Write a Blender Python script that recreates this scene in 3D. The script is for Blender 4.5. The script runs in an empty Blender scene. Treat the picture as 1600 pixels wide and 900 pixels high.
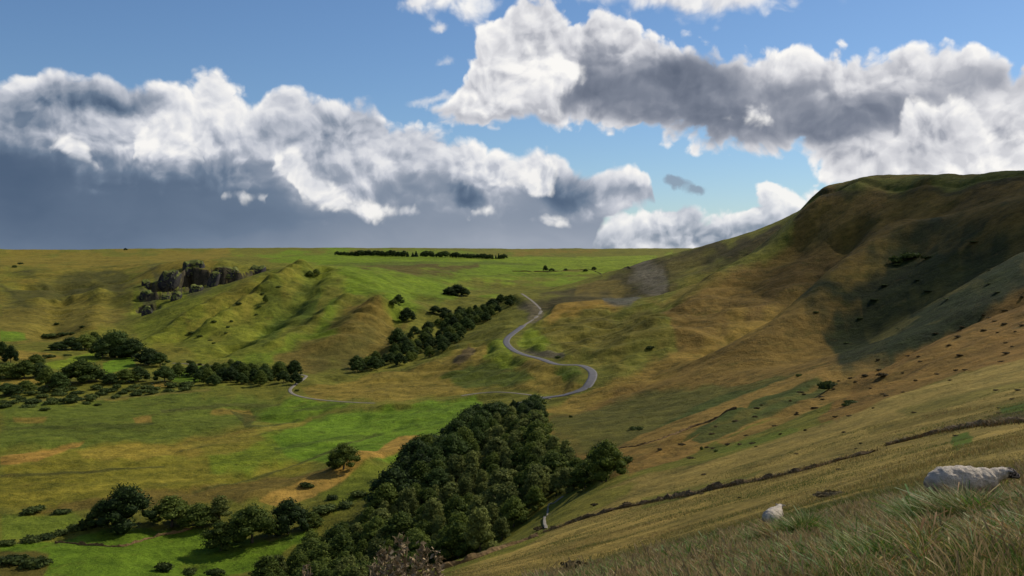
import bpy, math, random, os
import numpy as np
D = bpy.data
scene = bpy.context.scene
R = math.radians
F = 1537.0          # focal length in photo pixels (1600 wide)
HOR = 395.0         # eye level row in the photo

# ---------------------------------------------------------------- camera
cam_data = D.cameras.new('camera')
cam = D.objects.new('camera', cam_data)
scene.collection.objects.link(cam)
cam.location = (0, 0, 0)
cam.rotation_euler = (R(90), 0, 0)
cam_data.sensor_width = 36.0
cam_data.lens = 36.0 * F / 1600.0
cam_data.shift_y = -(450 - HOR) / 1600.0
cam_data.clip_start = 0.1
cam_data.clip_end = 60000
scene.camera = cam

# ---------------------------------------------------------------- light
SUN_AZ, SUN_EL = 50.0, 39.0          # degrees right of the view axis, degrees up
scene.view_settings.view_transform = 'Standard'
scene.view_settings.look = 'None'
scene.view_settings.gamma = 1.0
scene.view_settings.exposure = 0.12
scene.cycles.max_bounces = 6
scene.cycles.diffuse_bounces = 2
scene.cycles.glossy_bounces = 1
scene.cycles.transmission_bounces = 2
scene.cycles.transparent_max_bounces = 8
scene.cycles.use_denoising = True
sun_data = D.lights.new('sun', 'SUN')
sun_data.energy = 4.2
sun_data.angle = R(0.5)
sun_data.color = (1.0, 0.90, 0.74)
sun = D.objects.new('sun', sun_data)
scene.collection.objects.link(sun)
from mathutils import Vector
_sd = Vector((math.sin(R(SUN_AZ)) * math.cos(R(SUN_EL)), math.cos(R(SUN_AZ)) * math.cos(R(SUN_EL)), math.sin(R(SUN_EL))))
sun.rotation_euler = _sd.to_track_quat('Z', 'Y').to_euler()

# ---------------------------------------------------------------- sky with clouds
world = D.worlds.new('World')
scene.world = world
world.use_nodes = True
NT = world.node_tree
NT.nodes.clear()


class N:
    """tiny node writer: values are sockets or numbers"""
    def __init__(s, nt): s.nt = nt
    def _set(s, sock, v):
        if isinstance(v, bpy.types.NodeSocket): s.nt.links.new(v, sock)
        elif v is not None: sock.default_value = v
    def node(s, t, **kw):
        n = s.nt.nodes.new(t)
        for k, v in kw.items(): setattr(n, k, v)
        return n
    def m(s, op, a, b=None, c=None, clamp=False):
        n = s.node('ShaderNodeMath', operation=op, use_clamp=clamp)
        s._set(n.inputs[0], a)
        if b is not None: s._set(n.inputs[1], b)
        if c is not None: s._set(n.inputs[2], c)
        return n.outputs[0]
    def add(s, a, b): return s.m('ADD', a, b)
    def sub(s, a, b): return s.m('SUBTRACT', a, b)
    def mul(s, a, b): return s.m('MULTIPLY', a, b)
    def mad(s, a, b, c): return s.m('MULTIPLY_ADD', a, b, c)
    def vm(s, op, a, b=None, scale=None):
        n = s.node('ShaderNodeVectorMath', operation=op)
        s._set(n.inputs[0], a)
        if b is not None: s._set(n.inputs[1], b)
        if scale is not None: s._set(n.inputs['Scale'], scale)
        return n.outputs['Value'] if op in ('LENGTH', 'DOT_PRODUCT') else n.outputs[0]
    def mad_v(s, a, k, c):
        n = s.node('ShaderNodeVectorMath', operation='MULTIPLY_ADD')
        s._set(n.inputs[0], a); n.inputs[1].default_value = (k, k, k); s._set(n.inputs[2], c)
        return n.outputs[0]
    def mr(s, v, a, b, c=0.0, d=1.0, smooth=True):
        n = s.node('ShaderNodeMapRange', interpolation_type='SMOOTHSTEP' if smooth else 'LINEAR')
        s._set(n.inputs[0], v)
        for i, x in enumerate((a, b, c, d)): s._set(n.inputs[i + 1], x)
        return n.outputs[0]
    def noise(s, vec, scale, detail=4.0, rough=0.5, dim='2D', color=False, lac=2.0, dist=0.0):
        n = s.node('ShaderNodeTexNoise', noise_dimensions=dim)
        s._set(n.inputs['Vector'], vec)
        n.inputs['Scale'].default_value = scale; n.inputs['Detail'].default_value = detail
        n.inputs['Roughness'].default_value = rough; n.inputs['Lacunarity'].default_value = lac
        n.inputs['Distortion'].default_value = dist
        return n.outputs['Color'] if color else n.outputs[0]
    def voro(s, vec, scale, detail=2.0, rough=0.5, dim='2D', feature='F1', lac=2.0, rand=1.0):
        n = s.node('ShaderNodeTexVoronoi', voronoi_dimensions=dim, feature=feature)
        s._set(n.inputs['Vector'], vec)
        n.inputs['Scale'].default_value = scale; n.inputs['Detail'].default_value = detail
        n.inputs['Roughness'].default_value = rough; n.inputs['Lacunarity'].default_value = lac
        n.inputs['Randomness'].default_value = rand
        return n.outputs['Distance']
    def mix(s, fac, a, b):
        n = s.node('ShaderNodeMix', data_type='RGBA')
        s._set(n.inputs[0], fac)
        for i, v in ((6, a), (7, b)):
            if isinstance(v, bpy.types.NodeSocket): s.nt.links.new(v, n.inputs[i])
            else: n.inputs[i].default_value = (*v[:3], 1.0)
        return n.outputs[2]
    def ramp(s, fac, stops, interp='LINEAR'):
        n = s.node('ShaderNodeValToRGB')
        n.color_ramp.interpolation = interp
        el = n.color_ramp.elements
        while len(el) < len(stops): el.new(0.5)
        for e, (p, c) in zip(el, stops):
            e.position = p; e.color = (*c, 1.0)
        s._set(n.inputs[0], fac)
        return n.outputs[0]


def srgb(r, g, b):
    f = lambda c: (c / 255 / 12.92) if c / 255 <= 0.04045 else ((c / 255 + 0.055) / 1.055) ** 2.4
    return (f(r), f(g), f(b))


def build_sky():
    n = N(NT)
    out = n.node('ShaderNodeOutputWorld'); bg = n.node('ShaderNodeBackground')
    NT.links.new(bg.outputs[0], out.inputs[0])
    bg.inputs['Strength'].default_value = SKY_STRENGTH
    S = 1.0 / SKY_STRENGTH
    sky = n.node('ShaderNodeTexSky', sky_type='NISHITA')
    sky.sun_disc = False
    sky.sun_elevation = R(SUN_EL); sky.sun_rotation = R(SUN_AZ)
    sky.altitude = 400; sky.air_density = 1.0; sky.dust_density = 0.3; sky.ozone_density = 3.0
    tc = n.node('ShaderNodeTexCoord')
    d = n.node('ShaderNodeSeparateXYZ'); NT.links.new(tc.outputs['Generated'], d.inputs[0])
    az = n.mul(n.m('ARCTAN2', d.outputs[0], d.outputs[1]), 15.37)     # one unit = 100 photo pixels of sky
    el = n.mul(n.m('ARCSINE', d.outputs[2]), 15.37)
    cb = n.node('ShaderNodeCombineXYZ'); n._set(cb.inputs[0], az); n._set(cb.inputs[1], el)
    P = cb.outputs[0]
    def q(px, py):
        a = math.atan((px - 800) / F); e = math.atan((HOR - py) / F * math.cos(a))
        return a * 15.37, e * 15.37
    # domain warp: big curls and small frays
    w1 = n.noise(P, 0.9, 1.0, 0.5, color=True)
    w2 = n.noise(P, 3.6, 3.0, 0.6, color=True)
    V = n.vm('ADD', P, (-0.295, -0.295, 0)); V = n.mad_v(w1, 0.46, V); V = n.mad_v(w2, 0.13, V)
    # cauliflower relief, sampled here and a step toward the sun
    def heap(vec):
        a = n.voro(vec, 0.95, 0.0, 0.5)
        f = n.voro(vec, 2.3, 1.6, 0.50, lac=2.3)
        b = n.noise(vec, 1.6, 6.0, 0.53)
        return n.mad(b, 0.75, n.mad(a, -0.50, n.mul(f, -0.50)))
    H0 = heap(V)
    H1 = heap(n.vm('ADD', V, (0.07, 0.12, 0)))
    relief = n.mr(n.sub(H0, H1), -0.26, 0.26, -1.0, 1.0, smooth=False)
    hn = n.add(H0, 0.06)
    soft = n.sub(n.noise(V, 0.75, 4.0, 0.55), 0.5)
    soft2 = n.sub(n.noise(n.vm('MULTIPLY', V, (0.6, 1.35, 1)), 1.0, 3.0, 0.5), 0.5)
    ax = n.mad(az, 1 / 16.0, 0.5)
    axw = n.mad(n.sub(n.noise(P, 1.6, 3.0, 0.6), 0.5), 0.022, ax)      # the same, wavering

    def curve(pts, x=None, kind='el', lo=-1.0, hi=4.5):
        """a profile along the horizon: photo points (px, py) become heights, or (px, value) for kind 'val'"""
        f = n.node('ShaderNodeFloatCurve')
        cm = f.mapping; c = cm.curves[0]
        cm.use_clip = True
        pp = []
        for px, v in pts:
            a, e = q(px, v if kind == 'el' else 300)
            y = e if kind == 'el' else v
            pp.append((min(max((a + 8) / 16.0, 0.0), 1.0), min(max((y - lo) / (hi - lo), 0.0), 1.0)))
        pp.sort()
        while len(c.points) < len(pp): c.points.new(0.5, 0.5)
        for p, (x_, y_) in zip(c.points, pp):
            p.location = (x_, y_); p.handle_type = 'AUTO_CLAMPED'
        cm.update()
        n._set(f.inputs['Value'], ax if x is None else x)
        return n.mad(f.outputs[0], hi - lo, lo)
    def bump(px, py, rx, ry, rot=0.0, vec=None):
        mp = n.node('ShaderNodeMapping', vector_type='TEXTURE')
        n._set(mp.inputs['Vector'], V if vec is None else vec)
        x, y = q(px, py)
        mp.inputs['Location'].default_value = (x, y, 0)
        mp.inputs['Rotation'].default_value = (0, 0, R(rot))
        mp.inputs['Scale'].default_value = (rx / 100, ry / 100, 1)
        return n.sub(1.0, n.vm('LENGTH', mp.outputs[0]))
    def band(top, bot=None, x=None, k=1.0):
        t = n.sub(curve(top, x), el)
        if bot is None: return t
        return n.m('SMOOTH_MIN', t, n.mul(n.sub(el, curve(bot, x)), k), 0.15)
    COOL = [(0.0, srgb(76, 94, 118)), (0.18, srgb(103, 119, 140)), (0.38, srgb(142, 151, 166)), (0.60, srgb(186, 190, 200)),
            (0.80, srgb(217, 218, 222)), (1.0, srgb(240, 238, 235))]
    WARM = [(0.0, srgb(92, 101, 118)), (0.2, srgb(118, 125, 140)), (0.42, srgb(154, 158, 169)), (0.62, srgb(196, 197, 203)),
            (0.80, srgb(219, 219, 222)), (1.0, srgb(242, 240, 237))]
    def over(col, alpha, tone, stops):
        return n.mix(alpha, col, n.ramp(tone, stops))

    col = n.mix(1.0, sky.outputs[0], tuple(SKY_STRENGTH * c for c in SKY_TINT))
    col.node.blend_type = 'MULTIPLY'

    # ---- far low clouds on the horizon, right of centre, and the pale strip along the skyline
    dn = band([(-40, 400), (540, 396), (620, 384), (690, 378), (760, 386), (830, 380), (870, 362), (900, 345), (950, 334), (1010, 328), (1040, 312), (1075, 302),
               (1110, 320), (1150, 316), (1200, 300), (1250, 306), (1330, 296), (1420, 330), (1640, 340)])
    dn = n.mad(soft2, 0.9, n.mad(hn, 0.50, n.add(dn, -0.02)))
    a = n.mr(dn, -0.02, 0.12)
    t = n.mad(n.mr(dn, 0.0, 0.35, 1.0, 0.0), 0.25, n.mad(soft2, 1.4, 0.60))
    t = n.mad(relief, 0.22, t)
    t = n.mad(n.mr(bump(1180, 366, 140, 24, 4, P), 0.0, 0.8), -0.25, t)
    col = over(col, n.mul(a, 0.95), t, COOL)

    # ---- broad dark cloud sheet, upper right
    dn = band([(560, 205), (632, 178), (662, 158), (700, 142), (704, 126), (722, 98), (742, 62), (774, 24), (806, -16), (850, -20), (900, 8), (940, -4), (985, 14), (1030, 38), (1090, 62),
               (1150, 70), (1210, 62), (1270, 66), (1330, 72), (1420, 62), (1500, 66), (1560, 70), (1600, 84), (1640, 70)],
              [(560, 190), (640, 182), (700, 197), (760, 207), (860, 216), (950, 222), (1050, 232), (1100, 240), (1200, 254), (1260, 268), (1320, 300), (1640, 330)], axw)
    dn = n.mad(soft2, 0.25, n.mad(hn, 0.62, n.add(dn, -0.03)))
    a = n.mr(dn, -0.02, 0.17)
    core = n.sub(el, curve([(560, 182), (760, 184), (850, 192), (890, 165), (930, 132), (1000, 140), (1100, 152), (1200, 168), (1330, 178), (1420, 160), (1500, 140), (1640, 130)], axw))
    core = n.m('ABSOLUTE', n.mad(soft2, 0.5, n.mad(soft, 0.7, core)))
    amp = curve([(560, 0.36), (760, 0.40), (880, 0.50), (940, 0.72), (1080, 0.74), (1230, 0.66), (1350, 0.58), (1440, 0.40), (1530, 0.26), (1640, 0.2)], None, 'val', 0.0, 1.0)
    wid = curve([(560, 0.28), (840, 0.26), (920, 0.62), (1100, 0.75), (1250, 0.75), (1350, 0.55), (1450, 0.4), (1640, 0.4)], None, 'val', 0.0, 1.0)
    g = n.mr(n.m('DIVIDE', core, wid), 0.25, 1.15, 1.0, 0.0)
    t = n.m('MULTIPLY_ADD', n.mul(g, amp), -0.72, 0.72)
    t = n.mad(soft2, 0.60, t)
    t = n.m('MULTIPLY_ADD', relief, n.mad(g, -0.12, 0.19), t)
    t = n.mad(n.mr(el, 1.4, 1.9, 1.0, 0.0), -0.10, t)
    t = n.mad(n.mr(dn, 0.0, 0.35, 1.0, 0.0), 0.20, t)
    col = over(col, a, t, WARM)
    # scraps along the upper edge and at the left rim
    dn = band([(600, 60), (640, 2), (700, -40), (1280, -40), (1330, 20), (1420, 40)],
              [(600, 0), (650, 14), (700, 30), (760, 20), (830, -10), (900, 0), (950, 8), (1000, 24), (1060, 20), (1120, 28), (1180, 12), (1235, 16), (1265, -12), (1420, -20)], axw)
    dn = n.mad(hn, 0.55, n.add(dn, 0.18)); a = n.mr(dn, 0.02, 0.38, 0.0, 0.95)
    t = n.mad(relief, 0.15, n.mad(soft2, 0.4, 0.84))
    col = over(col, a, t, WARM)
    dn = n.m('SMOOTH_MAX', n.m('SMOOTH_MAX', bump(688, 52, 26, 12, 20), bump(650, 8, 30, 10), 0.1), n.m('SMOOTH_MAX', bump(690, 104, 46, 13), bump(675, 150, 60, 10, 12), 0.1), 0.1)
    dn = n.mad(hn, 1.2, dn); a = n.mr(dn, 0.0, 0.8, 0.0, 0.85)
    col = over(col, a, 0.84, WARM)
    # bright heads riding on the sheet
    dn = n.m('SMOOTH_MAX', bump(855, 108, 74, 50, -14), bump(800, 152, 96, 40, -8), 0.25)
    dn = n.mad(hn, 0.5, dn); a = n.mr(dn, 0.05, 0.40)
    t = n.mad(relief, 0.20, n.mad(soft2, 0.4, n.mad(n.mr(n.sub(el, 2.35), -0.35, 0.45), 0.22, 0.70)))
    col = over(col, a, t, WARM)

    # ---- long bank, left to centre, its foot lost in grey rain
    dn = band([(-60, 120), (0, 124), (30, 108), (80, 99), (160, 104), (220, 116), (300, 112), (332, 103), (358, 120), (388, 146), (402, 154), (414, 132), (440, 124), (480, 128),
               (520, 140), (560, 146), (592, 166), (612, 182), (650, 186), (700, 200), (745, 210), (780, 226), (806, 242), (824, 232), (850, 221), (878, 230), (902, 256),
               (930, 266), (962, 254), (1000, 258), (1018, 282), (1026, 310), (1036, 420), (1640, 440)],
              [(-60, 470), (880, 470), (915, 440), (936, 372), (960, 344), (1000, 330), (1040, 318), (1640, 318)])
    dn = n.mad(hn, 0.40, dn)
    a = n.mr(dn, -0.02, 0.15)
    foot = n.sub(el, curve([(-60, 232), (60, 240), (140, 250), (230, 262), (330, 268), (420, 272), (470, 306), (540, 316), (600, 300), (680, 290), (760, 296), (860, 308), (940, 322), (1640, 330)]))
    foot = n.mad(soft, 0.55, n.mad(relief, 0.10, foot))
    lit = n.mr(n.mad(soft2, 0.7, foot), -0.34, 0.46)
    lvl = curve([(-60, 0.44), (60, 0.47), (170, 0.55), (290, 0.74), (370, 0.74), (420, 0.58), (560, 0.60), (680, 0.64), (780, 0.70), (880, 0.62), (1000, 0.62), (1640, 0.6)], None, 'val', 0.0, 1.0)
    t = n.mad(n.mr(dn, 0.0, 0.50, 1.0, 0.0), 0.30, lvl)
    t = n.mad(soft2, 0.75, n.add(t, -0.04))
    t = n.mad(relief, 0.17, t)
    low = n.mad(n.mr(el, 0.0, 0.55, 1.0, 0.0), 0.10, n.mad(soft2, 0.16, curve([(-60, 0.02), (250, 0.09), (500, 0.22), (700, 0.30), (940, 0.34), (1640, 0.36)], None, 'val', 0.0, 1.0)))
    t = n.m('MULTIPLY_ADD', lit, n.sub(t, low), low)
    for bx in ((115, 148, 105, 34, 0), (210, 156, 60, 24, 0), (890, 300, 70, 40, -10), (735, 305, 50, 30, -30)):
        t = n.mad(n.mr(bump(*bx), 0.0, 0.7), -0.30, t)
    col = over(col, a, t, COOL)

    # ---- bright small cumulus in front of the bank
    dn = band([(-60, 226), (0, 230), (20, 238), (34, 268), (60, 240), (82, 212), (112, 204), (134, 216), (158, 256), (180, 300), (206, 232), (226, 190), (250, 180), (280, 192), (304, 214),
               (324, 246), (338, 318), (352, 300), (378, 294), (404, 300), (420, 308), (426, 270), (434, 242), (456, 232), (480, 246), (500, 272), (522, 284), (552, 304), (590, 312), (630, 318), (664, 326),
               (684, 342), (700, 370), (728, 360), (742, 322), (764, 320), (784, 340), (800, 372), (812, 340), (850, 334), (888, 340), (900, 370), (1640, 400)],
              [(-60, 252), (20, 256), (34, 262), (60, 238), (90, 246), (124, 256), (156, 268), (190, 250), (214, 246), (250, 238), (290, 248), (322, 254), (340, 300), (360, 316), (420, 313), (428, 268), (452, 276), (470, 326),
               (520, 338), (600, 344), (680, 342), (720, 330), (745, 336), (782, 340), (820, 348), (890, 350), (1640, 360)], axw)
    dn = n.mad(hn, 0.30, n.add(dn, 0.03)); a = n.mr(dn, -0.01, 0.16)
    t = n.mad(relief, 0.18, n.mad(soft2, 0.4, 0.86))
    col = over(col, n.mul(a, 0.94), t, COOL)
    dn = n.m('SMOOTH_MAX', bump(836, 272, 46, 46), bump(755, 268, 70, 24, -18), 0.2)
    dn = n.mad(hn, 0.5, dn); a = n.mr(dn, 0.05, 0.35)
    col = over(col, n.mul(a, 0.9), n.mad(relief, 0.26, 0.84), COOL)

    # ---- backlit heap and the lone white puff over the hill, dark scraps in the gap
    dn = band([(1040, 330), (1100, 215), (1116, 184), (1132, 177), (1152, 168), (1178, 157), (1200, 162), (1216, 176), (1226, 198), (1240, 260), (1330, 300), (1372, 250), (1396, 200), (1414, 164),
               (1430, 148), (1444, 154), (1456, 164), (1472, 148), (1492, 142), (1516, 152), (1534, 178), (1548, 206), (1580, 208), (1640, 190)],
              [(1040, 180), (1120, 190), (1220, 193), (1236, 150), (1330, 200), (1380, 250), (1420, 285), (1640, 300)], axw)
    dn = n.mad(hn, 0.34, n.add(dn, 0.03)); a = n.mr(dn, -0.02, 0.16)
    t = n.mad(relief, 0.20, 0.86)
    dk = n.mad(hn, 0.5, n.m('SMOOTH_MAX', bump(1470, 204, 74, 56), bump(1432, 232, 90, 40), 0.2))
    t = n.mad(n.mr(dk, 0.05, 0.75), -0.46, t)
    col = over(col, a, t, WARM)
    dn = n.m('SMOOTH_MAX', bump(1062, 296, 30, 10, -10), bump(1088, 305, 22, 9), 0.2)
    dn = n.mad(hn, 0.9, dn); a = n.mr(dn, 0.05, 0.6, 0.0, 0.75)
    col = over(col, a, 0.30, COOL)
    fin = n.mix(1.0, col, (S, S, S)); fin.node.blend_type = 'MULTIPLY'
    NT.links.new(fin, bg.inputs['Color'])

# ground spots (x, y, radius) to be shaded by an unseen thin cloud added toward the sun
SHADE_CLOUD_LUMPS = [(430, 480, 130), (330, 560, 100), (300, 640, 110), (420, 640, 150), (400, 760, 150), (520, 720, 180), (350, 880, 130), (560, 560, 200), (560, 900, 190), (380, 1000, 110), (480, 400, 120)]
SHADE_CLOUD_STOP = 0.36
SKY_STRENGTH = 0.10
SKY_TINT = (0.60, 0.71, 0.83)
world.cycles.sampling_method = 'NONE'
build_sky()

# ================================================================ the land
rng = np.random.default_rng(11)
random.seed(11)


def hash01(ix, iy, seed):
    h = (ix.astype(np.int64) * 374761393 + iy.astype(np.int64) * 668265263 + seed * 974634777) & 0xFFFFFFFF
    h = ((h ^ (h >> 13)) * 1274126177) & 0xFFFFFFFF
    return ((h ^ (h >> 16)) & 0xFFFF) / 65535.0


def vnoise(x, y, seed=0):
    ix = np.floor(x); iy = np.floor(y); fx = x - ix; fy = y - iy
    ux = fx * fx * fx * (fx * (fx * 6 - 15) + 10); uy = fy * fy * fy * (fy * (fy * 6 - 15) + 10)
    a = hash01(ix, iy, seed); b = hash01(ix + 1, iy, seed); c = hash01(ix, iy + 1, seed); d = hash01(ix + 1, iy + 1, seed)
    return (a + (b - a) * ux) * (1 - uy) + (c + (d - c) * ux) * uy


def fbm(x, y, octv=4, seed=0, rough=0.5):
    s = 0.0; a = 1.0; t = 0.0
    for o in range(octv):
        s = s + a * (vnoise(x * 2 ** o + o * 17.3, y * 2 ** o - o * 9.1, seed + o) - 0.5)
        t += a; a *= rough
    return s / t * 2          # about -1 .. 1


# landmarks of the ground: photo column, photo row, metres away -> the height follows
CP = '''
-200,404,2900 0,404,2800 200,403,2900 400,401,3100 530,398,3200 650,400,3200 800,401,3200 1000,400,3200 1090,399,3200 1300,399,3200 1700,397,3200
-200,407,4600 200,407,4600 600,407,4600 1000,407,4600 1400,407,4600 1800,407,4600 0,407,7000 800,407,7000 1600,407,7000
0,410,2500 0,420,2150 0,445,1850 0,485,1500 0,520,1150 0,545,1000 -150,450,1850 -150,545,1000
100,410,2500 100,420,2150 100,445,1900 100,485,1530 100,520,1200 100,545,1010
200,409,2500 200,415,2200 190,445,1900 180,485,1560 185,522,1180
300,407,2400 300,409,1800 300,440,1690 330,450,1600 250,412,1850 245,450,1640 230,468,1540 228,492,1420 260,480,1480 350,408,1800 350,440,1680 380,412,1830 382,434,1740 420,411,1930 440,404,2300
200,500,1290 260,484,1260 320,459,1310 380,436,1340 430,419,1360 470,414,1380 505,413,1400 215,517,1180
270,540,1040 350,540,1010 300,572,862 400,571,866 470,581,830 400,500,1110 330,510,1090 450,466,1190 420,540,955 500,450,1220 480,520,1030 550,428,1310 550,412,1700
590,476,1080 540,490,1080 520,540,960 600,535,940 570,568,880 650,503,1040 620,455,1200
600,418,1750 700,428,1750 714,460,1400 640,470,1240 760,462,1390 800,440,1720 900,428,1950 870,416,2400 1000,408,2600 1050,405,3000 800,407,2900 600,407,2700 400,407,2600 680,412,2250 750,450,1600
790,468,1330 750,485,1190 700,520,1020 620,563,890 560,572,855 660,545,950
815,457,1165 832,470,1100 845,485,1035 838,496,990 815,510,920 790,530,850 800,546,790 842,559,720 872,570,675 906,566,676 926,579,640 916,597,605 880,617,602 860,622,600
760,614,640 620,628,620 520,626,645 455,613,690 463,600,722 476,590,765
750,515,1000 700,545,890 720,560,800 660,580,780 560,605,730 620,605,700 780,580,720 830,590,650
950,520,850 900,500,920 1000,480,950 880,474,1000 940,472,1010 1000,470,1010 970,466,1130 1020,433,1210 1100,414,1210 880,460,1150 850,462,1150
900,441,1380 950,425,1390 1010,408,1370 1060,395,1350 1100,384,1330 1150,370,1310 1220,348,1250 900,452,1600 1000,430,1650 1060,415,1700 1150,400,1620 1250,385,1600
1245,335,1120 1268,306,1080 1290,290,1060 1340,279,1000 1450,271,900 1530,270,840 1600,266,780 1800,262,650 1310,300,1030 1400,296,930 1500,286,850 1600,274,770
1300,296,1230 1450,282,1080 1600,278,950 1800,275,850 1300,310,1500 1450,300,1400 1600,296,1300 1800,300,1200
1130,430,1000 1180,390,1060 1060,480,850 1000,530,720 950,577,640 1000,500,800
1250,400,930 1200,450,820 1130,500,740 1050,560,640 950,621,560 900,640,520
1300,380,850 1280,430,760 1200,520,640 1100,590,540 960,645,480 860,652,480
1400,340,850 1400,400,720 1350,450,660 1300,500,590 1200,580,480 1100,630,430 1000,670,390 900,690,370
1500,330,750 1500,400,600 1450,450,540 1400,510,470 1330,560,420 1250,612,370 1150,655,330 1050,702,280 980,732,250
1600,330,640 1600,400,480 1600,450,400 1550,482,375 1450,542,335 1350,602,305 1250,650,262
1800,330,560 1800,420,330 1800,500,210
1600,550,230 1450,597,220 1300,650,210 1100,718,200 970,748,190 900,780,182
1600,600,140 1600,640,90 1450,640,140 1450,682,95 1280,690,140 1280,730,92 1100,745,150 1100,770,110 960,775,158 960,800,130 880,805,160 860,830,143 770,862,128 700,890,118
1600,680,50 1450,712,50 1300,755,60 1150,795,65 1000,832,75 850,862,90 780,884,95 900,888,50 1000,862,45 1150,820,42 1800,600,80 1800,680,30
1510,806,13.5 1600,792,13.5 1400,828,13.5 1210,842,20 1300,820,20 1130,856,20 1510,774,20 1000,885,22 1600,752,20 1450,786,20 1600,870,6.5 1300,920,6.5 1000,950,9 900,912,20 780,925,30 1800,770,13
1600,740,30 1400,768,30 1200,815,30 1000,868,32
640,1015,8 640,945,25 640,922,60 640,912,100 500,965,25 300,1000,20 500,930,100 300,940,100 100,960,100 0,1050,30
560,915,290 460,912,302 700,912,245 640,917,195 560,930,180 800,835,262 880,800,232 940,758,228 700,800,330 600,800,350 620,735,440 760,705,400 800,655,495 850,645,495 300,905,310 730,890,200
400,795,375 500,782,380 560,716,440 430,778,398 680,655,560 560,662,570 400,700,500 200,700,500 0,700,500 0,800,378 200,830,352 0,885,315 400,900,305 0,642,625 200,642,625 400,642,625 0,600,745 150,590,780 250,610,720 480,740,440 640,690,490
-200,600,750 -200,800,378 -200,900,305 0,960,250 200,960,250
'''
# and a few places outside the picture: x, y, z in metres
CPW = '''
0,1.5,-1.66 1,2,-1.45 -1,2,-2.0 3,3,-1.3 -3,3,-2.9 0,4,-2.15 6,4,-1.3
0,-1.5,-1.3 4,-1,-.4 -4,-1,-2.6 0,-6,-.4 10,-4,1.5 -10,-5,-5 0,-30,4 40,-20,12 -40,-20,-16 0,-200,30 200,-200,60 -200,-200,-50 0,-900,60 900,-900,60 -900,-900,-60
-600,400,-100 -800,1000,-97 -1700,2300,0 -3000,3000,10 -3000,0,-20 -400,100,-98 -200,60,-70 -120,120,-62 -60,60,-28 -1000,0,-90
60,20,3 30,8,3 150,60,6 300,80,22 500,300,30 700,600,62 900,1000,60 1200,1400,40 1500,300,40 3000,2500,15 3000,0,20 2200,2200,15
'''


def to_uv(x, y):
    return np.arctan2(x, y) * 4.0, np.log(np.hypot(x, y)) * 2.0


def fit_ground():
    xs, ys, ts = [], [], []
    for tok in CP.split():
        px, py, Y = map(float, tok.split(','))
        X = (px - 800) / F * Y; Z = (HOR - py) / F * Y
        xs.append(X); ys.append(Y); ts.append(Z / math.hypot(X, Y))
    for tok in CPW.split():
        X, Y, Z = map(float, tok.split(','))
        xs.append(X); ys.append(Y); ts.append(Z / math.hypot(X, Y))
    u, v = to_uv(np.array(xs), np.array(ys)); t = np.array(ts)
    r = np.hypot(u[:, None] - u[None], v[:, None] - v[None])
    n = len(u)
    A = np.zeros((n + 3, n + 3))
    A[:n, :n] = r + np.eye(n) * -0.0006                    # linear spline: local, no overshoot
    A[:n, n] = 1; A[:n, n + 1] = u; A[:n, n + 2] = v
    A[n, :n] = 1; A[n + 1, :n] = u; A[n + 2, :n] = v
    w = np.linalg.solve(A, np.concatenate([t, np.zeros(3)]))
    return u, v, w


GU, GV, GW = fit_ground()


def tan_raw(u, v):
    out = np.zeros(u.shape)
    n = len(GU)
    flat_u, flat_v = u.ravel(), v.ravel(); o = out.ravel()
    for i in range(0, len(flat_u), 40000):
        a = flat_u[i:i + 40000, None]; b = flat_v[i:i + 40000, None]
        rr = np.sqrt((a - GU) ** 2 + (b - GV) ** 2)
        o[i:i + 40000] = rr @ GW[:n] + GW[n] + GW[n + 1] * a[:, 0] + GW[n + 2] * b[:, 0]
    return o.reshape(u.shape)


def blur(a, k):
    """small separable binomial blur"""
    for ax in (0, 1):
        for _ in range(k):
            p = np.pad(a, [(1, 1) if i == ax else (0, 0) for i in (0, 1)], mode='edge')
            s = [slice(None)] * 2
            s0, s1, s2 = list(s), list(s), list(s)
            s0[ax] = slice(0, -2); s1[ax] = slice(1, -1); s2[ax] = slice(2, None)
            a = 0.25 * p[tuple(s0)] + 0.5 * p[tuple(s1)] + 0.25 * p[tuple(s2)]
    return a


# a coarse polar table of slope angles, smoothed, then read with bilinear lookups
CT = np.concatenate([np.linspace(-math.pi, -0.62, 60, endpoint=False), np.linspace(-0.62, 0.62, 520, endpoint=False), np.linspace(0.62, math.pi, 61)])
CR = np.concatenate([np.linspace(math.log(0.7), math.log(150), 150, endpoint=False), np.linspace(math.log(150), math.log(2500), 400, endpoint=False), np.linspace(math.log(2500), math.log(9000), 40)])
_uu, _vv = np.meshgrid(CT * 4.0, CR * 2.0)
TAB = blur(tan_raw(_uu, _vv), 1)


def lookup(th, lr):
    i = np.clip(np.searchsorted(CR, lr) - 1, 0, len(CR) - 2); j = np.clip(np.searchsorted(CT, th) - 1, 0, len(CT) - 2)
    fi = np.clip((lr - CR[i]) / (CR[i + 1] - CR[i]), 0, 1); fj = np.clip((th - CT[j]) / (CT[j + 1] - CT[j]), 0, 1)
    return (TAB[i, j] * (1 - fi) + TAB[i + 1, j] * fi) * (1 - fj) + (TAB[i, j + 1] * (1 - fi) + TAB[i + 1, j + 1] * fi) * fj


def base_height(x, y):
    r = np.hypot(x, y)
    return lookup(np.arctan2(x, y), np.log(np.maximum(r, 0.7))) * r


def smooth(a, b, x):
    t = np.clip((x - a) / (b - a), 0, 1)
    return t * t * (3 - 2 * t)


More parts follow.
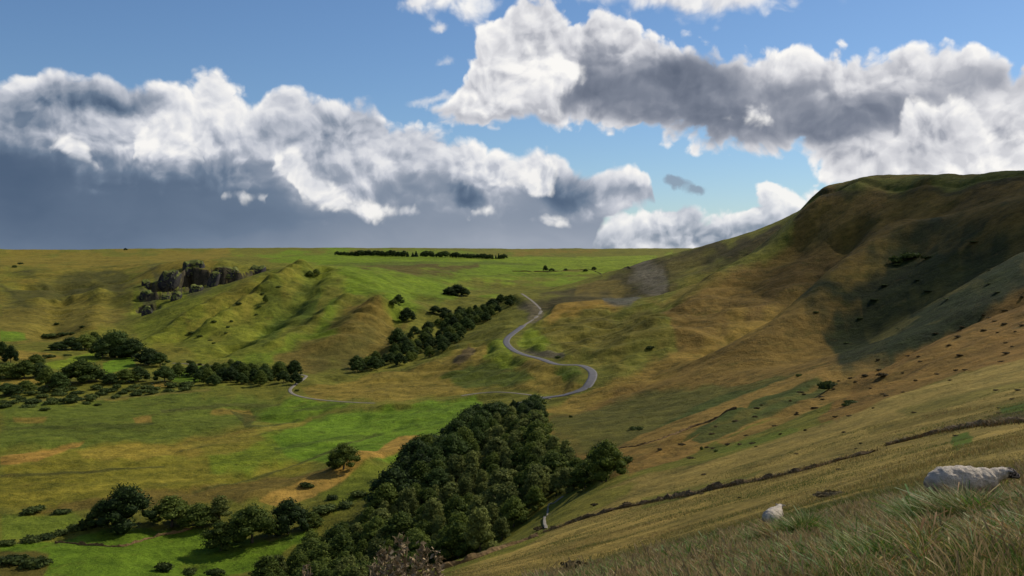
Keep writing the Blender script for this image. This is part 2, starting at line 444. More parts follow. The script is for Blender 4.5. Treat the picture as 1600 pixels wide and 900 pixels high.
def near_seg(x, y, pts):
    """distance to a polyline and the running length there"""
    best = np.full(x.shape, 1e9); run = np.zeros(x.shape); zz = np.zeros(x.shape); L = 0.0
    for (x0, y0, z0), (x1, y1, z1) in zip(pts[:-1], pts[1:]):
        dx, dy = x1 - x0, y1 - y0; l2 = dx * dx + dy * dy
        t = np.clip(((x - x0) * dx + (y - y0) * dy) / l2, 0, 1)
        dd = np.hypot(x - x0 - t * dx, y - y0 - t * dy)
        m = dd < best
        best = np.where(m, dd, best); run = np.where(m, L + t * math.sqrt(l2), run); zz = np.where(m, z0 + t * (z1 - z0), zz)
        L += math.sqrt(l2)
    return best, run, zz


# spurs (up) and hollows (down) of the big hill: traced lines, half width and height in metres
def trace(*pts): return [((a - 800) / F * Y, Y, 0.0) for a, b, Y in pts]


RIDGES = [
    (trace((1262, 352, 1000), (1215, 385, 980), (1140, 440, 940), (1060, 490, 830), (990, 530, 720)), 30, 17),
    (trace((1400, 372, 770), (1320, 432, 690), (1220, 484, 610), (1120, 545, 570), (1000, 595, 540), (900, 632, 510)), 26, 19),
    (trace((1330, 352, 880), (1290, 400, 810), (1235, 450, 740), (1180, 490, 690), (1120, 525, 650)), 26, -17),
    (trace((1560, 380, 560), (1460, 440, 560), (1370, 490, 560), (1290, 540, 520)), 40, -12),
    (trace((1600, 470, 390), (1500, 510, 400), (1400, 552, 395), (1330, 590, 370), (1240, 632, 340), (1120, 670, 310)), 20, -11),
    (trace((1600, 340, 640), (1520, 350, 690), (1440, 375, 730)), 30, 9),
    (trace((1240, 348, 1190), (1170, 395, 1130), (1110, 430, 1090), (1050, 455, 1060)), 24, -12),
    (trace((1272, 308, 1062), (1345, 302, 1000), (1400, 299, 935), (1500, 292, 855), (1620, 280, 775)), 5, -2.6),
    (trace((1370, 330, 880), (1330, 390, 800), (1270, 440, 720), (1190, 505, 650)), 14, 6),
    (trace((1480, 320, 800), (1440, 350, 770), (1380, 385, 740)), 16, -6),
]


# scarps: photo column, row, metres away, share of the full drop
SCARPS = [
    ([(232, 424, 1690, .5), (245, 420, 1690, 1), (270, 418, 1700, 1), (290, 411, 1740, 1), (318, 411, 1740, 1), (340, 414, 1750, 1.1), (376, 414, 1770, .9), (415, 412, 1810, .5)], 30, 110),
    ([(212, 452, 1590, .6), (226, 450, 1590, 1), (250, 456, 1600, .8), (282, 448, 1640, 1), (314, 440, 1670, .7)], 17, 70),
    ([(214, 476, 1490, .7), (230, 475, 1490, 1), (246, 478, 1500, .6)], 13, 50),
]
# small bracken ribs and runnels in the combe, terraces of the middle hill
FOLDS = [
    (trace((960, 722, 250), (1070, 678, 300), (1180, 622, 345), (1290, 576, 400)), 7, 2.8),
    (trace((975, 742, 222), (1100, 696, 262), (1240, 645, 290), (1345, 596, 320)), 6, 2.6),
    (trace((1080, 692, 282), (1200, 642, 318), (1292, 604, 350)), 6, -2.4),
    (trace((1300, 664, 240), (1440, 606, 262), (1600, 540, 285)), 6, 1.8),
    (trace((1320, 640, 270), (1460, 575, 300), (1600, 505, 330)), 7, -2.0),
    (trace((505, 424, 1370), (470, 470, 1190), (400, 520, 1040), (330, 558, 930)), 15, -11),
    (trace((540, 478, 1160), (500, 500, 1080), (430, 545, 950)), 11, 8),
    (trace((470, 421, 1360), (400, 466, 1220), (320, 516, 1090)), 15, 11),
    (trace((590, 478, 1080), (560, 500, 1040), (520, 540, 950)), 24, 12),
    (trace((420, 440, 1300), (350, 482, 1190), (280, 525, 1080)), 12, -8),
    (trace((350, 470, 1250), (290, 500, 1180), (240, 530, 1090)), 10, 6),
    (trace((620, 490, 1060), (600, 530, 970), (575, 566, 890)), 12, -8),
    (trace((50, 440, 1850), (110, 436, 1900), (190, 436, 1900)), 30, -14), (trace((60, 470, 1620), (130, 466, 1660), (200, 470, 1620)), 30, 10),
    (trace((100, 440, 1880), (90, 490, 1480), (70, 525, 1150)), 18, -9), (trace((160, 440, 1880), (150, 485, 1520), (140, 520, 1180)), 18, 8),
    (trace((0, 712, 490), (70, 706, 495), (132, 690, 515)), 5, -1.6), (trace((300, 765, 412), (420, 735, 450), (520, 700, 500), (600, 672, 540)), 6, -1.5),
    (trace((410, 780, 398), (470, 756, 415), (560, 712, 440), (650, 686, 480)), 9, 3.0),
    (trace((745, 617, 630), (690, 625, 622), (650, 630, 612), (600, 631, 607)), 4.5, 3.0),
    (trace((380, 640, 640), (400, 660, 600), (470, 662, 590), (500, 648, 620)), 7, -1.8), (trace((0, 745, 445), (150, 735, 460), (260, 728, 465)), 5, -1.0),
]


def rough_height(x, y):
    """ground with its hummocks, sheep terraces and gullies"""
    z = base_height(x, y)
    r = np.hypot(x, y)
    k = smooth(30, 250, r)
    z = z + fbm(x / 140, y / 140, 4, 3) * 3.2 * smooth(120, 900, r) + fbm(x / 32, y / 32, 4, 7, 0.6) * 1.5 * k
    z = z + fbm(x / 7, y / 7, 4, 12, 0.6) * (0.14 * smooth(3, 40, r) + 0.26 * smooth(150, 400, r)) + fbm(x / 1.6, y / 1.6, 3, 15) * 0.05
    # slumped, hummocky ground under the collapsed face
    sl = np.exp(-(((x - 60) / 190) ** 2 + ((y - 800) / 210) ** 2) * 1.2)
    hum = fbm(x / 60, y / 45, 3, 21)
    z = z + sl * (np.abs(hum) * 13 - 4 + fbm(x / 22, y / 22, 3, 23) * 2.6)
    # ribs and hollows running down the big hill
    hill = smooth(60, 220, x) * smooth(260, 420, y) * (1 - smooth(1150, 1400, y))
    rib = fbm((x * 0.62 - y * 0.42) / 70 + fbm(x / 160, y / 160, 2, 33) * 0.7, (x * 0.5 + y * 0.6) / 420, 4, 31)
    z = z + hill * rib * 4.0
    m = hill > 0.01
    if m.any():
        add = np.zeros(int(m.sum()))
        for pts, w, h in RIDGES:
            d, _, _ = near_seg(x[m], y[m], pts)
            add += h * np.exp(-(d / w) ** 2)
        z[m] += hill[m] * add
    for pts, w, h in FOLDS:
        bx = [p[0] for p in pts]; by = [p[1] for p in pts]
        m = (x > min(bx) - 4 * w) & (x < max(bx) + 4 * w) & (y > min(by) - 4 * w) & (y < max(by) + 4 * w)
        if m.any():
            d, run, _ = near_seg(x[m], y[m], pts)
            L = max(run.max(), 1.0)
            z[m] += h * np.exp(-(d / w) ** 2) * (0.8 + 0.5 * fbm(run / 18, d * 0, 2, 37))
    # folds of the dry valley side and the middle hill
    mid = smooth(-420, -330, x) * (1 - smooth(-60, 40, x)) * smooth(900, 1020, y) * (1 - smooth(1350, 1500, y))
    z = z + mid * fbm((x + y * 0.8) / 50, (x - y) / 300, 4, 41) * 5
    far = smooth(1500, 2000, y)
    z = z + far * fbm(x / 260, y / 260, 4, 51) * 4
    # broken scarps of the gorge: the ground drops away in front of each line, bayed and buttressed
    th = np.arctan2(x, y)
    for line, drop, run in SCARPS:
        ta = np.array([math.atan((p[0] - 800) / F) for p in line]); ra = np.array([p[2] / math.cos(t) for p, t in zip(line, ta)])
        m = (th > ta[0] - 0.006) & (th < ta[-1] + 0.006) & (r > ra.min() - run - 60) & (r < ra.max() + 60)
        if not m.any(): continue
        t_, r_ = th[m], r[m]
        edge = np.interp(t_, ta, ra) + 22 * fbm(t_ * 1650 / 34, t_ * 0, 3, 61 + int(run)) + 7 * fbm(t_ * 1650 / 9, r_ / 40, 2, 63)
        sdep = edge - r_
        H = np.interp(t_, ta, [p[3] for p in line]) * drop * (0.75 + 0.6 * fbm(t_ * 1650 / 26, t_ * 0, 2, 66 + int(run)))
        H = H * smooth(ta[0] - 0.006, ta[0] + 0.004, t_) * (1 - smooth(ta[-1] - 0.004, ta[-1] + 0.006, t_))
        z[m] += -H * smooth(0, 7, sdep) * (1 - smooth(18, run, sdep)) + 0.18 * H * (1 - smooth(0, 30, -sdep)) * (sdep < 0)
    # low ditch and bank lines across the near pasture
    return z


def pick(px, py, fn=None):
    """the ground point seen at a photo pixel"""
    th = math.atan((px - 800) / F); tn = (HOR - py) / F * math.cos(th)
    lr = np.linspace(math.log(3.0), math.log(6000), 3000); r = np.exp(lr)
    z = (fn or rough_height)(r * math.sin(th), r * math.cos(th))
    ok = np.nonzero(z / r >= tn)[0]
    i = ok[0] if len(ok) else 2900
    return float(r[i] * math.sin(th)), float(r[i] * math.cos(th)), float(z[i])


def spline(pts, step):
    p = np.array(pts, float)
    p = np.vstack([2 * p[0] - p[1], p, 2 * p[-1] - p[-2]])
    out = []
    for i in range(1, len(p) - 2):
        n = max(2, int(np.linalg.norm(p[i + 1] - p[i]) / step))
        for t in np.arange(n) / n:
            a, b, c, d = p[i - 1], p[i], p[i + 1], p[i + 2]
            out.append(0.5 * ((2 * b) + (c - a) * t + (2 * a - 5 * b + 4 * c - d) * t * t + (3 * b - a - 3 * c + d) * t ** 3))
    out.append(p[-2])
    return np.array(out)


# carriageways: ground points, then a smoothed grade that the land is cut to
def lane(px, step=4.0):
    pts = []
    for a, b, Y in px:
        pts.append(((a - 800) / F * Y, Y, 0.0))
    s = spline(pts, step)
    z = base_height(s[:, 0], s[:, 1])
    for _ in range(30): z[1:-1] = 0.25 * z[:-2] + 0.5 * z[1:-1] + 0.25 * z[2:]
    s[:, 2] = z
    return s


MAIN_ROAD = lane([(815, 457, 1165), (832, 470, 1100), (845, 485, 1035), (838, 496, 990), (815, 510, 920), (792, 530, 850), (801, 546, 790), (842, 559, 720),
                  (872, 569, 676), (906, 567, 668), (926, 579, 635), (916, 597, 600), (880, 615, 592), (850, 622, 592), (800, 625, 580)])
LOW_ROAD = lane([(860, 621, 596), (820, 618, 615), (760, 613, 640), (690, 622, 630), (620, 628, 620), (520, 626, 645), (470, 620, 670), (453, 612, 695), (462, 601, 725), (476, 590, 765), (470, 583, 800), (400, 573, 850), (340, 572, 862), (270, 566, 890)])
ROADS = [(MAIN_ROAD, 3.2), (LOW_ROAD, 1.6)]


def height(x, y):
    x = np.asarray(x, float); y = np.asarray(y, float)
    z = rough_height(x, y)
    m = (y > 500) & (y < 1250) & (x > -420) & (x < 120)
    if m.any():
        xs, ys, zs = x[m], y[m], z[m]
        for path, w in ROADS:
            d, _, zr = near_seg(xs, ys, [tuple(p) for p in path[::3]] + [tuple(path[-1])])
            f = 1 - smooth(w + 2.0, w + 14.0, d)
            zs = zs + (zr - 0.10 - zs) * f
        z = z.copy(); z[m] = zs
    return z


def add_mesh(name, verts, faces, mat, smooth_=True, parent=None, link=True):
    me = D.meshes.new(name)
    verts = np.asarray(verts, np.float32)
    me.vertices.add(len(verts)); me.vertices.foreach_set('co', verts.ravel())
    if isinstance(faces, np.ndarray):
        nf, k = faces.shape
        me.loops.add(nf * k); me.polygons.add(nf)
        me.loops.foreach_set('vertex_index', faces.astype(np.int32).ravel())
        me.polygons.foreach_set('loop_start', np.arange(0, nf * k, k, dtype=np.int32))
    else:
        lens = [len(f) for f in faces]
        me.loops.add(sum(lens)); me.polygons.add(len(faces))
        me.loops.foreach_set('vertex_index', [i for f in faces for i in f])
        me.polygons.foreach_set('loop_start', np.concatenate([[0], np.cumsum(lens)[:-1]]).astype(np.int32))
    me.polygons.foreach_set('use_smooth', np.full(len(me.polygons), smooth_))
    me.update(calc_edges=True); me.validate()
    if mat: me.materials.append(mat)
    if not link: return me
    o = D.objects.new(name, me); scene.collection.objects.link(o)
    if parent: o.parent = parent
    return o


def ico(sub):
    import bmesh
    bm = bmesh.new(); bmesh.ops.create_icosphere(bm, subdivisions=sub, radius=1.0)
    bm.verts.ensure_lookup_table()
    v_ = np.array([v.co[:] for v in bm.verts]); f_ = np.array([[w.index for w in f.verts] for f in bm.faces])
    bm.free()
    return v_, f_


ICO2 = ico(2); ICO3 = ico(3); ICO4 = ico(4)


def material(name):
    m = D.materials.new(name); m.use_nodes = True
    nt = m.node_tree; nt.nodes.clear()
    n = N(nt)
    out = n.node('ShaderNodeOutputMaterial'); b = n.node('ShaderNodeBsdfPrincipled')
    nt.links.new(b.outputs[0], out.inputs[0])
    b.inputs['Specular IOR Level'].default_value = 0.15
    b.inputs['Roughness'].default_value = 0.9
    return m, n, b, out


# ---------------------------------------------------------------- the mesh of the land
TH = np.concatenate([np.linspace(-math.pi, -0.60, 70, endpoint=False), np.linspace(-0.60, 0.60, 1000, endpoint=False), np.linspace(0.60, math.pi, 71)])
LR = np.concatenate([np.linspace(math.log(0.8), math.log(200), 330, endpoint=False), np.linspace(math.log(200), math.log(2400), 640, endpoint=False), np.linspace(math.log(2400), math.log(9000), 70)])
_th, _lr = np.meshgrid(TH, LR)
GX = np.exp(_lr) * np.sin(_th); GY = np.exp(_lr) * np.cos(_th)
GZ = height(GX.ravel(), GY.ravel()).reshape(GX.shape)
GT = GZ / np.exp(_lr)                                     # slope of the sight line to each ground point


def seen(px, py, rmin=0.0):
    """ground point (x, y, z) first met by the sight line of a photo pixel"""
    th = math.atan((px - 800) / F); tn = (HOR - py) / F * math.cos(th)
    j = int(np.clip(np.searchsorted(TH, th), 1, len(TH) - 1))
    w = (th - TH[j - 1]) / (TH[j] - TH[j - 1])
    col = GT[:, j - 1] * (1 - w) + GT[:, j] * w
    k0 = max(60, int(np.searchsorted(LR, math.log(max(rmin, 1.0)))))
    ok = np.nonzero(col[k0:] >= tn)[0]
    i = (ok[0] + k0) if len(ok) else int(np.argmax(col[400:]) + 400)
    if len(ok) and i > k0:
        a, b = col[i - 1], col[i]; f = (tn - a) / (b - a) if b != a else 1.0
    else: f = 1.0
    r = math.exp(LR[i - 1] + (LR[i] - LR[i - 1]) * f)
    x, y = r * math.sin(th), r * math.cos(th)
    return x, y, float(height(np.array([x]), np.array([y]))[0])

# ---------------------------------------------------------------- what grows where, with some hillside sun and shade painted in
OLIVE = (0.105, 0.112, 0.026); GREEN = (0.085, 0.150, 0.016); VIVID = (0.088, 0.160, 0.018); LIME = (0.125, 0.178, 0.020)
TAN = (0.190, 0.148, 0.042); ORANGE = (0.195, 0.136, 0.052); HEATH = (0.075, 0.062, 0.028); BROWN = (0.125, 0.098, 0.036)
BRACKEN = (0.017, 0.029, 0.013); DEEP = (0.048, 0.070, 0.018); SCREE = (0.105, 0.100, 0.110); YELLOW = (0.140, 0.135, 0.024)
HOLLOW_SHADE = (0.098, 0.068, 0.030); HILL = (0.140, 0.096, 0.036)
PATCHES = [
    # moor and plateau
    ([(0, 393), (420, 391), (320, 408), (150, 424), (0, 424)], (0.150, 0.126, 0.032), 6, .9),
    ([(360, 395), (700, 390), (1085, 388), (1000, 410), (900, 432), (800, 446), (620, 440), (520, 424), (440, 408)], (0.100, 0.160, 0.015), 8, .95),
    ([(845, 418), (880, 405), (1050, 396), (1010, 408), (900, 424)], LIME, 3, .9),
    ([(790, 389), (938, 389), (935, 396), (800, 397)], (0.150, 0.115, 0.035), 2, .8),
    ([(690, 399), (850, 401), (930, 404), (850, 408), (700, 406)], LIME, 3, .7),
    ([(550, 417), (600, 411), (690, 414), (750, 411), (748, 418), (700, 426), (640, 424)], HEATH, 3, .9),
    ([(720, 436), (840, 432), (880, 438), (760, 446)], LIME, 4, .7),
    ([(500, 424), (620, 430), (700, 440), (690, 470), (640, 476), (560, 462), (520, 445)], (0.100, 0.158, 0.017), 8, .9),
    ([(0, 455), (40, 436), (120, 428), (190, 428), (215, 445), (160, 458), (60, 470), (0, 470)], (0.055, 0.056, 0.023), 7, .9),  # hillside shade painted in as a dark patch
    ([(0, 474), (190, 462), (215, 490), (180, 512), (60, 532), (0, 530)], (0.125, 0.108, 0.032), 8, .85),
    ([(215, 440), (330, 420), (380, 436), (300, 470), (240, 500), (200, 495)], (0.105, 0.130, 0.022), 6, .8),
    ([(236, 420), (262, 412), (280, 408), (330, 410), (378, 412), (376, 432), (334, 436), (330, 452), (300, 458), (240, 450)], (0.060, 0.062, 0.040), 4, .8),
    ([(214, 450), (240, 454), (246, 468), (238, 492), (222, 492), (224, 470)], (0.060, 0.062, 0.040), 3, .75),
    ([(276, 424), (290, 430), (286, 446), (300, 470), (276, 462)], (0.120, 0.150, 0.022), 3, .8), ([(310, 432), (322, 436), (322, 450), (308, 444)], (0.120, 0.150, 0.022), 2, .8),
    # middle hill
    ([(200, 505), (260, 487), (380, 437), (500, 414), (540, 440), (470, 500), (400, 560), (300, 566), (230, 535)], (0.120, 0.145, 0.024), 8, .85),
    ([(420, 424), (470, 418), (380, 470), (300, 520), (280, 530), (300, 500), (350, 460)], (0.150, 0.125, 0.035), 8, .6),
    ([(500, 430), (488, 450), (420, 480), (400, 475), (440, 445), (480, 424)], DEEP, 4, .7),  # shaded flank of the ridge, painted darker
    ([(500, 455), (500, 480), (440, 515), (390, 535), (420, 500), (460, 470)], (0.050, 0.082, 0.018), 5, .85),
    ([(320, 566), (430, 543), (510, 488), (545, 478), (500, 530), (420, 566)], (0.095, 0.145, 0.018), 6, .85),
    ([(535, 500), (590, 476), (632, 486), (640, 520), (590, 568), (470, 578), (420, 568), (480, 530)], (0.112, 0.090, 0.032), 7, .9),
    ([(540, 492), (590, 477), (615, 484), (560, 498)], (0.170, 0.122, 0.038), 4, .8),
    ([(520, 530), (590, 520), (560, 575), (470, 575)], (0.075, 0.072, 0.026), 8, .8),
    # valley floor
    ([(0, 622), (150, 626), (330, 608), (440, 622), (420, 650), (260, 690), (0, 712)], (0.076, 0.108, 0.022), 10, .85),
    ([(0, 724), (130, 700), (280, 682), (500, 694), (490, 735), (300, 764), (0, 802)], YELLOW, 10, .9),
    ([(300, 690), (480, 676), (520, 700), (420, 726), (330, 730)], (0.105, 0.158, 0.018), 10, .8),
    ([(40, 796), (200, 768), (400, 748), (540, 726), (520, 762), (430, 782), (260, 790), (120, 800)], (0.105, 0.080, 0.028), 6, .85),
    ([(240, 690), (400, 668), (420, 690), (300, 716)], (0.150, 0.112, 0.032), 7, .6),
    ([(400, 640), (470, 622), (560, 632), (500, 650), (430, 662)], GREEN, 6, .9),
    ([(500, 655), (620, 632), (745, 618), (756, 636), (700, 668), (650, 700), (560, 716), (450, 712), (430, 690), (470, 668)], VIVID, 6, .95),
    ([(404, 782), (470, 753), (556, 709), (622, 683), (656, 681), (640, 694), (606, 710), (545, 745), (490, 778), (440, 792)], (0.255, 0.172, 0.058), 2, 1.0),
    ([(500, 775), (560, 738), (640, 700), (650, 712), (600, 770), (520, 800)], (0.100, 0.132, 0.022), 6, .85),
    ([(0, 716), (70, 705), (132, 687), (124, 698), (60, 721), (0, 727)], (0.235, 0.150, 0.050), 2, .95),
    ([(20, 652), (70, 656), (66, 664), (20, 662)], (0.20, 0.14, 0.045), 4, .7), ([(205, 652), (235, 650), (236, 660), (212, 662)], (0.21, 0.145, 0.05), 3, .8),
    ([(335, 637), (390, 636), (398, 655), (380, 662), (376, 648), (330, 644)], (0.20, 0.142, 0.045), 3, .75), ([(165, 624), (200, 621), (200, 625), (165, 627)], (0.19, 0.15, 0.04), 2, .7),
    ([(0, 808), (110, 801), (134, 816), (40, 846), (0, 846)], (0.090, 0.128, 0.022), 4, .9),
    ([(0, 852), (90, 848), (180, 825), (300, 826), (420, 846), (492, 822), (470, 850), (400, 890), (300, 915), (0, 915)], (0.078, 0.142, 0.016), 4, .95),
    ([(0, 862), (70, 868), (76, 884), (60, 915), (0, 915)], (0.070, 0.058, 0.022), 5, .9),
    ([(0, 518), (38, 521), (44, 530), (0, 533)], VIVID, 2, .9), ([(68, 570), (150, 551), (164, 560), (90, 578)], LIME, 2, .9),
    ([(160, 566), (206, 556), (212, 574), (168, 588)], VIVID, 2, 1), ([(268, 577), (322, 572), (316, 594), (270, 598)], VIVID, 2, .9),
    ([(0, 547), (64, 548), (100, 560), (60, 566), (0, 562)], (0.20, 0.15, 0.045), 3, .8), ([(0, 596), (62, 590), (66, 598), (0, 606)], (0.20, 0.15, 0.045), 2, .8),
    ([(225, 600), (275, 597), (276, 604), (230, 606)], (0.21, 0.15, 0.05), 2, .8), ([(200, 540), (270, 532), (300, 560), (250, 566)], (0.14, 0.135, 0.03), 5, .7),
    # hedge banks, wet rushy lines and golden bands of sunlight painted across the valley floor
    ([(0, 742), (150, 734), (258, 727), (258, 730), (150, 738), (0, 747)], (0.050, 0.055, 0.020), 1.2, .8), ([(300, 767), (420, 738), (520, 702), (588, 676), (588, 679), (520, 706), (420, 743), (300, 771)], (0.050, 0.058, 0.020), 1.2, .75),
    ([(230, 712), (340, 690), (420, 676), (420, 679), (340, 694), (230, 715)], (0.055, 0.062, 0.022), 1.2, .7), ([(360, 640), (400, 648), (392, 664), (430, 664), (470, 652), (470, 656), (430, 669), (384, 668)], (0.045, 0.056, 0.020), 1.5, .8),
    ([(0, 771), (150, 757), (300, 742), (300, 748), (150, 767), (0, 784)], (0.200, 0.185, 0.036), 2, .75), ([(240, 700), (400, 672), (490, 652), (490, 659), (400, 682), (240, 710)], (0.185, 0.165, 0.040), 2, .65),
    ([(120, 705), (240, 690), (300, 700), (220, 718), (130, 716)], (0.215, 0.170, 0.042), 3, .7), ([(60, 620), (200, 618), (330, 606), (330, 610), (200, 624), (60, 628)], (0.130, 0.120, 0.045), 1.5, .7),
    ([(0, 668), (120, 664), (240, 660), (240, 664), (120, 670), (0, 674)], (0.050, 0.064, 0.020), 1.5, .6), ([(250, 640), (360, 628), (440, 630), (440, 633), (360, 633), (250, 645)], (0.055, 0.060, 0.024), 1.5, .6),
    ([(430, 700), (520, 684), (600, 676), (600, 679), (520, 689), (430, 705)], (0.052, 0.085, 0.018), 1.5, .7), ([(460, 640), (540, 628), (540, 631), (460, 644)], (0.050, 0.070, 0.020), 1.2, .7),
    ([(500, 414), (700, 408), (840, 412), (840, 414), (700, 411), (500, 417)], (0.060, 0.075, 0.022), 1, .6), ([(440, 400), (700, 396), (900, 400), (900, 401.5), (700, 398), (440, 402)], (0.070, 0.085, 0.022), 0.8, .6),
    ([(620, 428), (760, 430), (880, 426), (880, 428), (760, 433), (620, 430)], (0.062, 0.085, 0.020), 1, .6),
    # slumped ground and the road bends
    ([(470, 608), (560, 586), (660, 570), (740, 540), (780, 540), (800, 560), (860, 570), (900, 590), (880, 612), (760, 610), (600, 624), (500, 623)], (0.168, 0.134, 0.040), 5, .9),
    ([(690, 592), (730, 572), (790, 566), (836, 590), (800, 606), (730, 606)], (0.055, 0.082, 0.018), 4, .9),
    ([(760, 540), (790, 532), (800, 556), (830, 566), (800, 574), (750, 566)], LIME, 4, .8),
    ([(806, 530), (830, 512), (860, 540), (850, 552), (815, 546)], LIME, 4, .8),
    ([(706, 566), (734, 540), (746, 545), (736, 560), (716, 572)], (0.075, 0.060, 0.045), 2, .95),
    ([(812, 548), (850, 549), (882, 553), (880, 562), (842, 558)], (0.085, 0.080, 0.080), 2, .9),
    ([(880, 575), (905, 571), (912, 582), (880, 590), (866, 584)], (0.060, 0.095, 0.018), 2, .9),
    ([(870, 596), (910, 594), (896, 612), (850, 616), (800, 610)], (0.165, 0.130, 0.038), 3, .8),
    ([(850, 500), (900, 485), (1000, 490), (1060, 500), (1010, 540), (940, 570), (880, 550), (850, 530)], (0.115, 0.105, 0.030), 8, .85),
    ([(852, 500), (866, 480), (905, 468), (1000, 470), (960, 480), (900, 488)], (0.205, 0.138, 0.042), 3, .9),
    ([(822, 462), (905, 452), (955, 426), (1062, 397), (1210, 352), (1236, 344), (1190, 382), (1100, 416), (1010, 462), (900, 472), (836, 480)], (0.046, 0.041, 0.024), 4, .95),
    ([(905, 445), (960, 436), (985, 450), (940, 460), (900, 462)], (0.115, 0.095, 0.034), 3, .8),
    ([(1040, 420), (1090, 410), (1120, 412), (1080, 432), (1050, 440)], (0.105, 0.095, 0.034), 3, .8),
    ([(982, 432), (1010, 417), (1034, 427), (1046, 448), (1022, 456), (1000, 442)], SCREE, 3, .95),
    ([(944, 466), (968, 460), (1006, 465), (986, 475), (944, 475)], (0.075, 0.080, 0.100), 2, .95),
    ([(812, 470), (836, 468), (850, 490), (838, 502), (820, 500), (826, 484)], (0.100, 0.090, 0.085), 3, .9),
    ([(1010, 470), (1090, 440), (1140, 420), (1190, 392), (1160, 430), (1080, 470)], (0.145, 0.115, 0.036), 5, .8),
    # the big hill
    ([(1248, 336), (1292, 291), (1450, 273), (1598, 268), (1640, 470), (1450, 545), (1330, 612), (1150, 662), (980, 742), (850, 662), (960, 600), (1060, 530), (1040, 490), (1140, 420)], HILL, 6, .95),
    ([(1290, 293), (1450, 274), (1640, 268), (1640, 282), (1450, 296), (1330, 304), (1284, 306)], (0.095, 0.104, 0.030), 3, .95),
    ([(1275, 305), (1352, 299), (1360, 303), (1290, 310)], (0.050, 0.045, 0.022), 1.5, .9), ([(1362, 302), (1500, 294), (1640, 280), (1640, 285), (1500, 300), (1368, 308)], (0.060, 0.050, 0.024), 1.5, .9),
    ([(1300, 330), (1384, 322), (1340, 392), (1262, 440), (1180, 486), (1130, 505), (1200, 440), (1250, 390)], HOLLOW_SHADE, 8, .9),  # shade in the hollow painted as darker sward
    ([(1330, 370), (1420, 345), (1480, 330), (1420, 368), (1300, 430), (1220, 470)], (0.150, 0.108, 0.038), 8, .7),
    ([(1404, 366), (1424, 372), (1334, 442), (1240, 492), (1120, 548), (980, 606), (872, 646), (836, 640), (940, 592), (1060, 546), (1200, 482), (1310, 426)], (0.185, 0.134, 0.042), 5, .85),  # sunlit crest of the spur painted paler
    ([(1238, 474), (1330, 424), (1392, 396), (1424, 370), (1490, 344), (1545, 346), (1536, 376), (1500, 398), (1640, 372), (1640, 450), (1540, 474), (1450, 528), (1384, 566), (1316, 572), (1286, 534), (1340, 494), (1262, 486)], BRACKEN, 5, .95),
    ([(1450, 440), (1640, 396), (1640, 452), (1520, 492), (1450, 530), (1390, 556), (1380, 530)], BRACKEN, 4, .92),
    ([(1468, 362), (1504, 354), (1500, 368), (1476, 374)], (0.120, 0.090, 0.034), 4, .8), ([(1420, 446), (1500, 430), (1530, 440), (1440, 466)], (0.085, 0.080, 0.030), 6, .75),
    ([(1350, 520), (1420, 488), (1440, 500), (1370, 540)], (0.090, 0.085, 0.030), 5, .7), ([(1530, 400), (1600, 384), (1600, 396), (1540, 412)], (0.10, 0.085, 0.03), 4, .7),
    ([(900, 642), (1000, 612), (1110, 598), (1270, 588), (1250, 622), (1120, 668), (1000, 694), (920, 702), (852, 664)], (0.060, 0.070, 0.022), 8, .85),
    ([(1020, 670), (1120, 620), (1250, 590), (1290, 590), (1200, 630), (1080, 680), (1000, 702)], (0.040, 0.060, 0.018), 4, .85),
    ([(870, 668), (960, 668), (980, 690), (910, 710), (862, 690)], (0.085, 0.085, 0.026), 6, .8),
    ([(950, 705), (1040, 664), (1140, 626), (1290, 572), (1300, 580), (1180, 626), (1070, 682), (976, 714)], (0.195, 0.130, 0.050), 3, .8),
    ([(980, 722), (1090, 684), (1180, 650), (1190, 656), (1100, 700), (985, 738)], (0.205, 0.135, 0.054), 3, .8),
    ([(1120, 690), (1240, 636), (1345, 590), (1350, 598), (1250, 650), (1140, 700)], (0.190, 0.126, 0.050), 3, .8),
    ([(1080, 690), (1200, 634), (1292, 598), (1292, 610), (1190, 652), (1096, 694)], (0.042, 0.060, 0.018), 2.5, .9),
    ([(1330, 604), (1400, 560), (1460, 530), (1640, 448), (1640, 552), (1450, 600), (1300, 660), (1280, 652)], (0.160, 0.100, 0.038), 4, .9),
    # near pasture
    ([(972, 752), (1100, 723), (1300, 657), (1450, 602), (1640, 552), (1700, 730), (1300, 790), (1000, 880), (680, 905), (850, 836), (900, 786)], (0.205, 0.166, 0.070), 5, .95),
    ([(690, 896), (870, 838), (1010, 806), (1100, 786), (1100, 800), (1000, 850), (800, 902)], (0.240, 0.190, 0.080), 5, .9),
    ([(880, 790), (960, 762), (1000, 752), (980, 775), (900, 812), (860, 825)], (0.120, 0.125, 0.028), 5, .85),
    ([(1000, 780), (1120, 752), (1190, 735), (1180, 745), (1080, 776), (1000, 796)], (0.100, 0.118, 0.026), 4, .7),
    ([(1110, 700), (1190, 682), (1250, 668), (1230, 680), (1130, 708)], (0.070, 0.105, 0.020), 3, .7),
    ([(1556, 632), (1640, 620), (1640, 660), (1570, 652)], (0.055, 0.110, 0.016), 3, .9), ([(1484, 684), (1512, 674), (1520, 690), (1494, 706)], (0.055, 0.110, 0.016), 3, .9),
    ([(1400, 640), (1500, 615), (1640, 585), (1640, 600), (1500, 632), (1420, 652)], (0.110, 0.108, 0.030), 4, .7),
    ([(1350, 668), (1450, 648), (1560, 626), (1640, 612), (1640, 622), (1500, 648), (1360, 680)], (0.115, 0.100, 0.032), 3, .7),
    ([(1380, 760), (1500, 735), (1640, 715), (1640, 915), (1200, 915), (880, 915), (1000, 864), (1200, 812)], (0.085, 0.076, 0.026), 6, .9),
    ([(1540, 650), (1640, 636), (1640, 652), (1560, 660)], (0.050, 0.040, 0.022), 3, .8),
]

